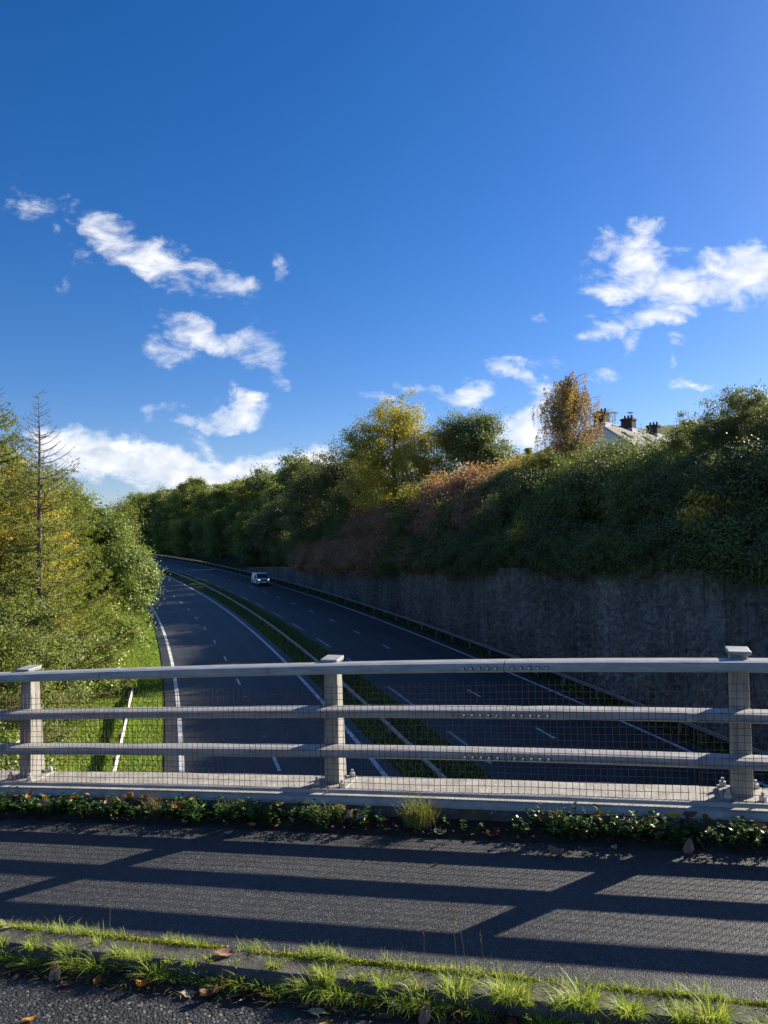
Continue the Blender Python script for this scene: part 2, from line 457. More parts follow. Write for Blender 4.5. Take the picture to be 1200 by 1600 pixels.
m, t, b = mat('headlight_glass', 0.1, 0.6); b.inputs['Base Color'].default_value = (.85, .87, .9, 1)
b.inputs['Emission Color'].default_value = (.95, .97, 1, 1); b.inputs['Emission Strength'].default_value = 0.9
m, t, b = mat('window_glass', 0.06, 0.5); b.inputs['Base Color'].default_value = (.03, .035, .04, 1)


# ------------------------------------------------------------------ object and mesh helpers
def link(o, parent=None):
    COL.objects.link(o)
    if parent is not None:
        o.parent = parent
    return o


def tag(o, label=None, cat=None, group=None, kind=None):
    if label: o['label'] = label
    if cat: o['category'] = cat
    if group: o['group'] = group
    if kind: o['kind'] = kind
    return o


def empty(name, loc=(0, 0, 0), rz=0.0):
    o = bpy.data.objects.new(name, None)
    o.empty_display_size = 0.3
    o.location = loc
    o.rotation_euler = (0, 0, rz)
    return link(o)


def obj(name, me, parent=None, loc=(0, 0, 0), rz=0.0, scale=None):
    o = bpy.data.objects.new(name, me)
    o.location = loc
    o.rotation_euler = (0, 0, rz)
    if scale is not None:
        o.scale = scale
    return link(o, parent)


def copy_tree(src, loc, rz=0.0, scale=None):
    r = src.copy(); COL.objects.link(r)
    r.location = loc; r.rotation_euler = (0, 0, rz)
    if scale is not None:
        r.scale = scale
    for ch in src.children:
        c = ch.copy(); COL.objects.link(c); c.parent = r
        for g in ch.children:
            d = g.copy(); COL.objects.link(d); d.parent = c
    return r


class MB:
    def __init__(self):
        self.v = []; self.f = []
    def add(self, vs, fs):
        k = len(self.v)
        self.v += [tuple(p) for p in vs]
        self.f += [tuple(i + k for i in f) for f in fs]
        return self
    def box(self, x0, x1, y0, y1, z0, z1):
        return self.add([(x0, y0, z0), (x1, y0, z0), (x1, y1, z0), (x0, y1, z0), (x0, y0, z1), (x1, y0, z1), (x1, y1, z1), (x0, y1, z1)],
                        [(3, 2, 1, 0), (4, 5, 6, 7), (0, 1, 5, 4), (1, 2, 6, 5), (2, 3, 7, 6), (3, 0, 4, 7)])
    def tube(self, pts, rad, n=6, cap=True):
        pts = [Vector(p) for p in pts]
        vs = []; fs = []
        for i, p in enumerate(pts):
            a = pts[max(i - 1, 0)]; b = pts[min(i + 1, len(pts) - 1)]
            d = (b - a).normalized() if (b - a).length > 1e-9 else Vector((0, 0, 1))
            x = d.orthogonal().normalized() if abs(d.z) > 0.9 else d.cross(Vector((0, 0, 1))).normalized()
            y = d.cross(x)
            r = rad[i] if hasattr(rad, '__len__') else rad
            for k in range(n):
                t = 2 * math.pi * k / n
                vs.append(p + x * (r * math.cos(t)) + y * (r * math.sin(t)))
        for i in range(len(pts) - 1):
            for k in range(n):
                fs.append((i * n + k, i * n + (k + 1) % n, (i + 1) * n + (k + 1) % n, (i + 1) * n + k))
        if cap:
            fs.append(tuple(range(n - 1, -1, -1))); fs.append(tuple(range((len(pts) - 1) * n, len(pts) * n)))
        return self.add(vs, fs)
    def prism(self, prof, path, closed=True):
        """prof: list of (side, up); path: list of (point, side vector)"""
        n = len(prof); vs = []; fs = []
        for p, sd_ in path:
            p = Vector(p); sd_ = Vector(sd_)
            for (a, z) in prof:
                q = p + sd_ * a
                vs.append((q.x, q.y, q.z + z))
        for i in range(len(path) - 1):
            for k in range(n if closed else n - 1):
                fs.append((i * n + k, i * n + (k + 1) % n, (i + 1) * n + (k + 1) % n, (i + 1) * n + k))
        if closed:
            fs.append(tuple(range(n))); fs.append(tuple(range(len(path) * n - 1, (len(path) - 1) * n - 1, -1)))
        return self.add(vs, fs)
    def mesh(self, name, m, smooth=False):
        me = bpy.data.meshes.new(name)
        me.from_pydata(self.v, [], self.f)
        me.materials.append(MATS[m])
        bm = bmesh.new(); bm.from_mesh(me); bmesh.ops.recalc_face_normals(bm, faces=bm.faces); bm.to_mesh(me); bm.free()
        if smooth:
            me.polygons.foreach_set('use_smooth', np.ones(len(me.polygons), dtype=bool))
        me.update()
        return me
    def obj(self, name, m, parent=None, bevel=0.0, smooth=False, **kw):
        o = obj(name, self.mesh(name, m, smooth), parent, **kw)
        if bevel:
            md = o.modifiers.new('bevel', 'BEVEL'); md.width = bevel; md.segments = 2; md.limit_method = 'ANGLE'; md.angle_limit = R(40)
        return o


def quad_mesh(name, V, Q, m, tone=None, smooth=False, vattr=None):
    """V (n,3), Q (m,k) arrays"""
    V = np.ascontiguousarray(V, np.float32); Q = np.ascontiguousarray(Q, np.int32)
    k = Q.shape[1]
    me = bpy.data.meshes.new(name)
    me.vertices.add(len(V)); me.vertices.foreach_set('co', V.ravel())
    me.loops.add(Q.size); me.loops.foreach_set('vertex_index', Q.ravel())
    me.polygons.add(len(Q))
    me.polygons.foreach_set('loop_start', np.arange(0, Q.size, k, dtype=np.int32))
    try:
        me.polygons.foreach_set('loop_total', np.full(len(Q), k, np.int32))
    except Exception:
        pass
    if smooth:
        me.polygons.foreach_set('use_smooth', np.ones(len(Q), dtype=bool))
    if tone is not None:
        a = me.attributes.new('tone', 'FLOAT', 'FACE'); a.data.foreach_set('value', np.ascontiguousarray(tone, np.float32))
    if vattr is not None:
        a = me.attributes.new(vattr[0], 'FLOAT', 'POINT'); a.data.foreach_set('value', np.ascontiguousarray(vattr[1], np.float32))
    me.materials.append(MATS[m])
    me.update(calc_edges=True)
    return me


def nrm(a):
    return a / (np.linalg.norm(a, axis=-1, keepdims=True) + 1e-9)


def leaves(P, A, N, ln, wd, fold=0.25):
    """diamond leaves folded on the midrib: base P, axis A, normal N, length, width"""
    A = nrm(A); S = nrm(np.cross(A, N)); N = np.cross(S, A)
    ln = ln[:, None]; wd = wd[:, None]
    mid = P + A * ln * 0.45 + N * wd * fold
    V = np.stack([P, mid + S * wd * 0.5 - N * wd * fold, P + A * ln, mid - S * wd * 0.5 - N * wd * fold], 1).reshape(-1, 3)
    Q = np.arange(len(V)).reshape(-1, 4)
    return V, Q


def crown_mesh(name, seed, lobes, n_clump, n_leaf, clump_r, leaf, m, droop=0.3, shell=0.45, aspect=0.6, flat=0.65, tone_mu=0.5, tone_sd=0.2, zmin=None):
    """leaf clumps through the volume of a union of ellipsoid lobes [(cx,cy,cz,rx,ry,rz), ...]"""
    g = np.random.default_rng(seed)
    L = np.array(lobes, float)
    wgt = (L[:, 3] * L[:, 4] * L[:, 5]) ** (2 / 3.); wgt /= wgt.sum()
    k = g.choice(len(L), n_clump, p=wgt)
    d = nrm(g.normal(size=(n_clump, 3)))
    rr = g.random(n_clump) ** shell
    lump = 1 + 0.16 * np.sin(d[:, 0] * 5 + seed) * np.sin(d[:, 1] * 6 + 2 * seed) + 0.10 * g.normal(size=n_clump)
    cc = L[k, :3] + d * L[k, 3:] * (rr * lump)[:, None]
    ctone = g.normal(0, tone_sd * 0.7, n_clump)
    nl = np.maximum((n_leaf * g.uniform(0.5, 1.5, n_clump)).astype(int), 4)
    idx = np.repeat(np.arange(n_clump), nl)
    cr = clump_r * g.uniform(0.6, 1.35, n_clump)
    off = g.normal(size=(len(idx), 3)) * cr[idx][:, None] * np.array([1, 1, flat]) * 0.55
    P = cc[idx] + off
    if zmin is not None:
        keep = P[:, 2] > zmin; P, idx, off = P[keep], idx[keep], off[keep]
    out = nrm(d[idx] * 0.8 + off / (clump_r + 1e-6) * 0.7)
    N = nrm(out * 0.8 + g.normal(size=P.shape) * 0.55 + np.array([0, 0, 0.35]))
    A = nrm(np.cross(N, g.normal(size=P.shape))) + out * 0.4 + np.array([0, 0, -droop])
    ln = leaf * g.uniform(0.65, 1.35, len(P))
    V, Q = leaves(P, A, N, ln, ln * aspect)
    tone = np.clip(tone_mu + ctone[idx] + g.normal(0, tone_sd * 0.7, len(P)), 0, 1)
    return quad_mesh(name, V, Q, m, tone)


def wood_mesh(name, seed, h, r, targets, m='bark', lean=(0, 0), n=7):
    """tapered trunk with limbs that reach into the crown's lobes"""
    rnd = random.Random(seed)
    mb = MB()
    pts = []
    for i in range(7):
        t = i / 6
        pts.append((lean[0] * t * t + rnd.uniform(-.06, .06) * h * .05 * i, lean[1] * t * t + rnd.uniform(-.06, .06) * h * .05 * i, -0.6 + (h + 0.6) * t))
    mb.tube(pts, [r * (1.25 - 1.05 * i / 6) for i in range(7)], n)
    for (x, y, z) in targets:
        t0 = rnd.uniform(0.3, 0.75)
        i = t0 * 6; a = Vector(pts[int(i)]).lerp(Vector(pts[min(int(i) + 1, 6)]), i - int(i))
        b = Vector((x, y, z))
        mid = a.lerp(b, 0.5) + Vector((rnd.uniform(-.2, .2), rnd.uniform(-.2, .2), 0.12 * (b - a).length))
        mb.tube([a, a.lerp(mid, .6), mid, mid.lerp(b, .6), b], [r * .42, r * .34, r * .27, r * .17, r * .06], 5)
        for _ in range(3):
            c = mid.lerp(b, rnd.uniform(.1, .7)); e = c + Vector((rnd.uniform(-1, 1), rnd.uniform(-1, 1), rnd.uniform(.1, 1))) * (0.35 * (b - a).length)
            mb.tube([c, c.lerp(e, .5) + Vector((0, 0, .1)), e], [r * .16, r * .10, r * .03], 4)
    return mb.mesh(name, m, smooth=True)


# ------------------------------------------------------------------ the road's plan: a curve to the left, climbing gently
Z0, X0, A0, K0, K1, GR = 1.82 - 9.4768, 7.594, -0.50985, -0.0018965, 5.0268e-06, 0.02197
_ss = np.linspace(-90, 520, 2441)
_aa = A0 + K0 * _ss + K1 * _ss ** 2 / 2
_aa[_ss > 377] = _aa[_ss <= 377][-1]
_ds = _ss[1] - _ss[0]
_xx = np.concatenate([[0], np.cumsum(np.sin((_aa[1:] + _aa[:-1]) / 2) * _ds)])
_yy = np.concatenate([[0], np.cumsum(np.cos((_aa[1:] + _aa[:-1]) / 2) * _ds)])
_i0 = np.argmin(abs(_ss)); _xx += X0 - _xx[_i0]; _yy -= _yy[_i0]


def way(s, off, dz=0.0):
    """world points at distance s along the road, off to the right of the near carriageway's inner line, dz above the road"""
    s = np.asarray(s, float); off = np.asarray(off, float)
    a = np.interp(s, _ss, _aa)
    return np.stack([np.interp(s, _ss, _xx) + off * np.cos(a), np.interp(s, _ss, _yy) - off * np.sin(a), Z0 + GR * s + dz + 0 * off], -1)


def heading(s):
    return float(np.interp(s, _ss, _aa))          # angle from +Y towards +X


def wall_top(s):
    return 0.15 - (np.asarray(s, float) - 30) * 0.0326     # world z


def bank_z(s, off):
    """right-hand bank above the retaining wall"""
    s = np.asarray(s, float); off = np.asarray(off, float)
    road = Z0 + GR * s
    base = np.maximum(wall_top(s), road + 0.25)
    t = np.maximum(off - 16.0, 0)
    rise = 7.0 * (1 - np.exp(-t / 5.0)) + 0.06 * np.maximum(t - 28, 0)
    far = np.clip((s - 120) / 60, 0, 1)
    return base + rise * (1 - 0.15 * far) + 0.25 * np.sin(s * .21 + off * .3) * np.clip(t / 6, 0, 1)


def left_z(s, off):
    s = np.asarray(s, float); off = np.asarray(off, float)
    t = np.maximum(-off - 7.85, 0)
    return Z0 + GR * s - 0.04 + 0.035 * t + 3.6 * (1 - np.exp(-np.maximum(t - 6.5, 0) / 7.0)) + 0.03 * np.maximum(t - 25, 0)


def strip(name, s, offs, zf, m, parent=None, kind='structure', attr=False):
    s = np.asarray(s, float); offs = np.asarray(offs, float)
    S, O = np.meshgrid(s, offs, indexing='ij')
    P = way(S, O)
    z = zf(S, O) if callable(zf) else Z0 + GR * S + zf
    P[..., 2] = z
    n, k = S.shape
    i = np.arange(n * k).reshape(n, k)
    Q = np.stack([i[:-1, :-1], i[:-1, 1:], i[1:, 1:], i[1:, :-1]], -1).reshape(-1, 4)
    me = quad_mesh(name, P.reshape(-1, 3), Q, m, smooth=True, vattr=('off', O.ravel()) if attr else None)
    o = obj(name, me, parent)
    if kind: o['kind'] = kind
    return o


# ------------------------------------------------------------------ large structure: land
def build_land():
    n = 96
    ang = np.linspace(0, 2 * np.pi, n, endpoint=False)
    rad = np.array([0.01, 60, 200, 600, 1500, 5000.])
    V = [(-30 + r * math.cos(a), 60 + r * math.sin(a), -12.0) for r in rad for a in ang]
    i = np.arange(len(V)).reshape(len(rad), n)
    Q = np.stack([i[:-1], np.roll(i[:-1], -1, 1), np.roll(i[1:], -1, 1), i[1:]], -1).reshape(-1, 4)
    o = obj('ground', quad_mesh('ground', np.array(V), Q, 'pasture')); o['kind'] = 'structure'
    sl = np.linspace(-70, 500, 286)
    strip('valley_floor', sl, [-9.5, -7.7, 0, 4, 8, 13.5, 15.9], -0.06, 'bank_ground')
    strip('verge', sl, np.concatenate([np.linspace(-7.8, -20, 20), np.linspace(-22, -150, 30)]), left_z, 'verge_ground')
    sr = np.linspace(5, 500, 250)
    strip('embankment', sr, np.concatenate([np.linspace(15.85, 40, 26), np.linspace(43, 130, 24)]), bank_z, 'bank_ground')
    # far hillside with hedged pasture, falling away to the left
    nx, ny = 70, 40
    xs = np.linspace(-420, 460, nx); ys = np.linspace(190, 900, ny)
    X, Y = np.meshgrid(xs, ys, indexing='ij')
    lat = X + (Y - 400) * 0.30
    H = 8 + 56 * (1 / (1 + np.exp(-(lat + 62) / 26.))) * (1 / (1 + np.exp(-(Y - 300) / 38.)))
    H += 3.0 * np.sin(X * .013 + 1) * np.sin(Y * .011) + 0.02 * (Y - 400) - 14 * np.exp(-((Y - 190) / 60.) ** 2) - 20 / (1 + np.exp(-(-lat - 110) / 30.))
    i = np.arange(nx * ny).reshape(nx, ny)
    Q = np.stack([i[:-1, :-1], i[1:, :-1], i[1:, 1:], i[:-1, 1:]], -1).reshape(-1, 4)
    o = obj('hillside', quad_mesh('hillside', np.stack([X, Y, H], -1).reshape(-1, 3), Q, 'pasture', smooth=True)); o['kind'] = 'structure'
    return lambda x, y: float(H[np.argmin(abs(xs - x)), np.argmin(abs(ys - y))])


hill_h = build_land()


def line_mesh(s0, s1, off, w, dz):
    s = np.arange(s0, s1 + 0.01, 2.0 if s1 - s0 > 8 else max((s1 - s0) / 2, .2))
    P = np.stack([way(s, off - w / 2, dz), way(s, off + w / 2, dz)], 1)
    i = np.arange(len(s) * 2).reshape(-1, 2)
    Q = np.stack([i[:-1, 0], i[:-1, 1], i[1:, 1], i[1:, 0]], -1)
    return P.reshape(-1, 3), Q


def build_roads():
    sl = np.linspace(-70, 460, 266)
    a = strip('carriageway', sl, np.linspace(-7.85, 0.62, 20), 0.0, 'carriageway_asphalt', attr=True)
    b = strip('carriageway', sl, np.linspace(3.62, 13.2, 22), 0.0, 'carriageway_asphalt', attr=True)
    m = strip('central_reservation', sl, [0.60, 0.66, 1.2, 2.1, 3.0, 3.58, 3.64], lambda S, O: Z0 + GR * S + np.where((O > 0.63) & (O < 3.6), 0.05 + 0.06 * np.sin((O - 0.6) * 1.05), -0.05), 'bank_ground')
    for off, w, par, mt in ((-7.2, .20, a, 'line_paint'), (0.0, .20, a, 'line_paint'), (12.4, .18, b, 'line_paint')):
        V, Q = line_mesh(-60, 440, off, w, 0.006)
        obj('edge_line', quad_mesh('edge_line', V, Q, mt), par)
    for k in range(-6, 50):      # worn dashes along the inner edge of the far carriageway
        s0 = 3 + k * 9.2
        V, Q = line_mesh(s0, s0 + 4.6, 4.24, .15, 0.006)
        obj('edge_dash', quad_mesh('edge_dash', V, Q, 'worn_paint'), b)
    for off, par, ph, mt in ((-3.66, a, 1.9, 'line_paint'), (8.17, b, 2.4, 'line_paint')):
        for k in range(-6, 42):
            s0 = ph + k * 7.78
            V, Q = line_mesh(s0 - 0.8, s0 + 0.9, off, .13, 0.006)
            obj('lane_dash', quad_mesh('lane_dash', V, Q, mt), par)
            if off < 0 and -1 < k < 22:   # reflecting stud between the dashes
                p = way(s0 + 3.9, off)
                MB().box(-.06, .06, -.06, .06, 0, .02).obj('road_stud', 'worn_paint', par, loc=tuple(p))


build_roads()


# ------------------------------------------------------------------ bridge: deck, road, kerb, footpath, edge beam
def deck_z(x):
    """crest of the bridge road along X"""
    q = x + 1.87
    return -0.107 + 0.055 * q - 0.0020 * q * q * (1 if abs(q) < 7 else (2 * 7 / abs(q) - 49 / q / q))


def rail_z(x):
    q = min(max(x + 1.87, 0), 6)
    return deck_z(x) - 0.0032 * q * q


BX = np.linspace(-22, 20, 169)


def deck_strip(name, ys, dz, m):
    ys = np.asarray(ys, float)
    Z = np.array([deck_z(x) for x in BX])
    dzf = np.array([dz(y) if callable(dz) else dz for y in ys])
    V = np.stack([np.repeat(BX, len(ys)), np.tile(ys, len(BX)), (Z[:, None] + dzf[None]).ravel()], -1)
    i = np.arange(len(V)).reshape(len(BX), len(ys))
    Q = np.stack([i[:-1, :-1], i[1:, :-1], i[1:, 1:], i[:-1, 1:]], -1).reshape(-1, 4)
    o = obj(name, quad_mesh(name, V, Q, m, smooth=False)); o['kind'] = 'structure'
    return o


def build_bridge():
    deck_strip('road', [-6, -3, 0, 1.5, 2.4, 2.86, 2.99], -0.075, 'road_tarmac')
    deck_strip('footpath', [3.13, 3.4, 3.8, 4.2, 4.55, 4.745], lambda y: 0.0 - 0.012 * max(y - 4.3, 0), 'footpath_tarmac')
    g = np.random.default_rng(3)
    kerb = empty('kerb', (0, 0, 0)); kerb['kind'] = 'structure'
    x = -14.3
    while x < 10:
        w = 0.905
        dz = g.uniform(-.003, .003); dy = g.uniform(-.003, .003)
        zc0, zc1 = deck_z(x), deck_z(x + w)
        mb = MB()
        y0, y1 = 2.985 + dy, 3.125
        pr = [(y0 - .012, -.30), (y0, -.02), (y0 + .018, 0.008 + dz), (y1, 0.006 + dz), (y1, -.30)]
        vs = [(xx, yy, zz + zc) for xx, zc in ((x + .0015, zc0), (x + w - .0015, zc1)) for (yy, zz) in pr]
        n = len(pr)
        mb.add(vs, [(k, (k + 1) % n, n + (k + 1) % n, n + k) for k in range(n)] + [tuple(range(n)), tuple(range(2 * n - 1, n - 1, -1))])
        mb.obj('kerb_stone', 'kerb_concrete', kerb, bevel=0.004)
        x += w
    # concrete edge beam that carries the parapet
    zs = [deck_z(x) for x in BX]
    path = [((x, 0, z), (0, 1, 0)) for x, z in zip(BX, zs)]
    o = MB().prism([(4.752, -.45), (4.752, .125), (4.768, .148), (5.205, .155), (5.22, .14), (5.22, -.9), (4.752, -.9)], path).obj('edge_beam', 'concrete'); o['kind'] = 'structure'
    o = MB().prism([(4.738, -.3), (4.738, .104), (4.751, .108), (4.751, -.3)], path).obj('beam_shade_strip', 'kerb_concrete'); o['kind'] = 'structure'  # dark strip added over the beam's front, its colour standing in for shade
    o = MB().prism([(-6.2, -1.25), (-6.2, -.13), (4.695, -.13), (4.695, -1.25)], path).obj('bridge_deck', 'concrete'); o['kind'] = 'structure'
    for x0, x1 in ((-23.5, -21.5), (19.5, 21.5)):
        o = MB().box(x0, x1, -6.3, 5.4, -9.5, deck_z(x0) - 0.2).obj('abutment', 'concrete'); o['kind'] = 'structure'


build_bridge()


# ------------------------------------------------------------------ parapet on the bridge
POST_X = [-1.93 + 2.69 * k for k in range(-3, 4)]


def build_parapet():
    par = empty('bridge_parapet', (-1.87, 5.0, deck_z(-1.87) + .155))
    tag(par, 'grey metal bridge parapet with three rails and rusty wire mesh along the footpath', 'parapet')
    ox, oy, oz = par.location
    def loc(p): return (p[0] - ox, p[1] - oy, p[2] - oz)
    # posts: tapered box sections, deeper at the foot
    pm = MB()
    w = .056
    f0_, b0, b1 = -.018, .150, .085
    pm.add([(-w, f0_, 0), (w, f0_, 0), (w, b0, 0), (-w, b0, 0), (-w * .90, f0_ + .008, .875), (w * .90, f0_ + .008, .875), (w * .90, b1, .875), (-w * .90, b1, .875)],
           [(3, 2, 1, 0), (4, 5, 6, 7), (0, 1, 5, 4), (1, 2, 6, 5), (2, 3, 7, 6), (3, 0, 4, 7)])
    post_me = pm.mesh('post', 'post_metal')
    cap_me = MB().add([(-.062, -.045, .876), (.062, -.045, .876), (.062, .10, .876), (-.062, .10, .876), (-.066, -.05, .900), (.066, -.05, .900), (.066, .105, .912), (-.066, .105, .912)],
                      [(3, 2, 1, 0), (4, 5, 6, 7), (0, 1, 5, 4), (1, 2, 6, 5), (2, 3, 7, 6), (3, 0, 4, 7)]).mesh('post_cap', 'parapet_metal')
    plate_me = MB().box(-.13, .13, -.10, .185, -.004, .016).mesh('base_plate', 'post_metal')
    nb = MB()
    nb.tube([(0, 0, .016), (0, 0, .045)], .021, 6); nb.tube([(0, 0, .045), (0, 0, .068)], .010, 6)
    nut_me = nb.mesh('anchor_nut', 'galvanised')
    for x in POST_X:
        z = deck_z(x) + .155
        p = obj('post', post_me, par, loc=loc((x, 5.0, z)))
        for me in (cap_me, plate_me):
            obj(me.name.split('.')[0], me, p)
        for (a, b) in ((-.095, -.07), (.095, -.07), (-.095, .158), (.095, .158)):
            obj('anchor_nut', nut_me, p, loc=(a, b, 0))
        for o in [p] + [c for c in p.children if c.name.startswith(('post_cap', 'base_plate'))]:
            md = o.modifiers.new('bevel', 'BEVEL'); md.width = 0.006; md.segments = 2
    # rails: rounded hollow sections in front of the posts, spliced with bolts right of the middle post
    JX = -0.665
    bolt = MB(); bolt.tube([(0, .004, 0), (0, -.006, 0)], .0135, 10)
    bolt_me = bolt.mesh('bolt', 'van_black')
    head_me = MB().tube([(0, -.004, 0), (0, -.022, 0)], .0105, 6).mesh('bolt_head', 'galvanised')
    for zb, hh, nm in ((.966, .072, 'top'), (.664, .064, 'mid'), (.388, .064, 'low')):
        pr = [(.000, .012), (.000, hh * .62), (.003, hh * .72), (.012, hh * .82), (.040, hh * .93), (.100, hh), (.122, hh * .97), (.128, hh * .8), (.128, .012), (.118, 0), (.012, 0)]
        def railpath(x0, x1):
            xs = np.linspace(x0, x1, max(3, int((x1 - x0) / .33)))
            return [((x, 4.852, rail_z(x) + zb), (0, 1, 0)) for x in xs]
        for x0, x1 in ((-9.8, JX - .003), (JX + .003, 6.3)):
            mb = MB().prism(pr, railpath(x0, x1))
            mb.v = [loc(p) for p in mb.v]
            r = mb.obj('rail', 'parapet_metal', par)
            xs = [JX - .055 - .054 * k for k in range(5)] if x0 < -5 else [JX + .055 + .054 * k for k in range(5)]
            for x in xs:
                obj('bolt', bolt_me, r, loc=loc((x, 4.851, rail_z(x) + zb + hh * .40)))
                obj('bolt_head', head_me, r, loc=loc((x, 4.851, rail_z(x) + zb + hh * .40)))
        mb = MB().prism([(.004, .015), (.004, hh * .6), (.12, hh * .9), (.122, .015)], railpath(JX - .02, JX + .02))
        mb.v = [loc(p) for p in mb.v]
        mb.obj('rail_sleeve', 'barrier_post_steel', par)
    # wire mesh infill on the footpath side
    g = np.random.default_rng(8)
    def mesh_panel(x0, x1, zt, yoff):
        mb = MB(); t = .0017
        xs = np.arange(x0, x1, .0425)
        for x in xs:
            ph = x * 3.1
            x_ = x + g.normal(0, .0012); top = zt + g.normal(0, .004)
            pts = []
            for k in range(6):
                zz = .165 + (top - .165) * k / 5
                pts.append((x_ + .0035 * math.sin(ph + zz * 7) + g.normal(0, .0006), 4.838 + yoff + .006 * math.sin(ph * .7 + zz * 9), deck_z(x) + zz))
            for k in range(5):
                a, b = pts[k], pts[k + 1]
                mb.add([(a[0] - t, a[1], a[2]), (a[0] + t, a[1], a[2]), (a[0], a[1] + 2 * t, a[2]), (b[0] - t, b[1], b[2]), (b[0] + t, b[1], b[2]), (b[0], b[1] + 2 * t, b[2])],
                       [(0, 1, 4, 3), (1, 2, 5, 4), (2, 0, 3, 5)])
        zz = .185
        while zz < zt:
            px = np.arange(x0 - .01, x1 + .01, .12)
            pts = [(x, 4.834 + yoff + .006 * math.sin(x * 3.1 * .7 + zz * 9), deck_z(x) + zz + .003 * math.sin(x * 5 + zz * 20)) for x in px]
            for a, b in zip(pts[:-1], pts[1:]):
                mb.add([(a[0], a[1], a[2] - t), (a[0], a[1], a[2] + t), (a[0], a[1] + 2 * t, a[2]), (b[0], b[1], b[2] - t), (b[0], b[1], b[2] + t), (b[0], b[1] + 2 * t, b[2])],
                       [(0, 1, 4, 3), (1, 2, 5, 4), (2, 0, 3, 5)])
            zz += .0435
        mb.v = [loc(p) for p in mb.v]
        o = mb.obj('wire_mesh', 'rust_wire', par); o['kind'] = 'stuff'
    mesh_panel(-9.6, -1.90, .880, 0)
    mesh_panel(-1.95, .55, .905, .004)
    mesh_panel(.50, 6.0, .890, 0)
    for x0, x1 in ((-9.8, -1.905), (-1.895, 6.2)):
        xs = np.linspace(x0, x1, 24)
        mb = MB().prism([(0, 0), (0, .022), (.006, .024), (.030, .024), (.030, .018), (.006, .016), (.006, 0)], [((x, 4.818, deck_z(x) + .158), (0, 1, 0)) for x in xs])
        mb.v = [loc(p) for p in mb.v]
        mb.obj('mesh_rail', 'parapet_metal', par)


build_parapet()


# ------------------------------------------------------------------ retaining wall
def build_wall():
    OFF = 15.6
    s0, s1, w = 6.0, 146.0, 1.25
    root = empty('retaining_wall', tuple(way(40, OFF)))
    tag(root, 'long dark ribbed concrete retaining wall beside the far carriageway', 'wall')
    inv = Vector(root.location)
    metas = []
    for v in range(5):
        g = np.random.default_rng(50 + v)
        nx, nz = 17, 72
        H = 8.0
        xs = np.linspace(0, w - .03, nx); zs = np.linspace(-H, 0, nz)
        D = np.zeros((nx, nz))
        for c in range(4):                                   # four columns of split-faced blocks, each jutting out towards its foot
            rows = slice(c * 4 + 1, c * 4 + 4)
            cut = np.cumsum(np.r_[-H - g.random() * .3, g.uniform(.20, .46, 40)])
            k = np.searchsorted(cut, zs) - 1
            f = 1 - (zs - cut[k]) / (cut[k + 1] - cut[k])
            amp = g.uniform(.06, .26, 41)[k]
            D[rows] = (amp * f ** 1.4)[None] * g.uniform(.7, 1.2, (3, nz)) + .03
            D[c * 4 + 2] += .02 * g.random(nz)
        D += 0.02 * g.random((nx, nz))
        D[0] = D[-1] = 0
        X, Zz = np.meshgrid(xs, zs, indexing='ij')
        Zz = Zz + g.normal(0, .02, Zz.shape) * ((Zz < -.01) & (Zz > -H + .01))
        V = np.stack([X, -D, Zz], -1).reshape(-1, 3)
        i = np.arange(nx * nz).reshape(nx, nz)
        Q = np.stack([i[:-1, :-1], i[1:, :-1], i[1:, 1:], i[:-1, 1:]], -1).reshape(-1, 4)
        metas.append(quad_mesh('wall_panel', V, Q, 'ribbed_concrete'))
    rnd = random.Random(5)
    n = int((s1 - s0) / w)
    for k in range(n):
        s = s0 + (k + 1) * w           # panel's local +X runs back towards the bridge
        p = way(s, OFF)
        z = float(wall_top(s))
        tz = max(z, float(Z0 + GR * s) + .1)
        o = obj('wall_panel', rnd.choice(metas), root, loc=(p[0] - inv.x, p[1] - inv.y, tz - inv.z), rz=math.pi + math.pi / 2 - heading(s - w / 2))
    s = np.arange(s0, s1 + .1, 2.5)
    mb = MB()
    vs = []; n = len(s)
    for q in s:
        z = max(float(wall_top(q)), float(Z0 + GR * q) + .1) - .015
        a, b = way(q, OFF + .035), way(q, OFF + .5)
        vs += [(a[0] - inv.x, a[1] - inv.y, Z0 + GR * q - 1 - inv.z), (a[0] - inv.x, a[1] - inv.y, z - inv.z), (b[0] - inv.x, b[1] - inv.y, z - inv.z), (b[0] - inv.x, b[1] - inv.y, Z0 + GR * q - 1 - inv.z)]
    fs = [(i * 4 + k, i * 4 + (k + 1) % 4, i * 4 + 4 + (k + 1) % 4, i * 4 + 4 + k) for i in range(n - 1) for k in range(4)] + [(0, 1, 2, 3), tuple(range(4 * n - 1, 4 * n - 5, -1))]
    mb.add(vs, fs).obj('wall_backing', 'ribbed_concrete', root)


build_wall()


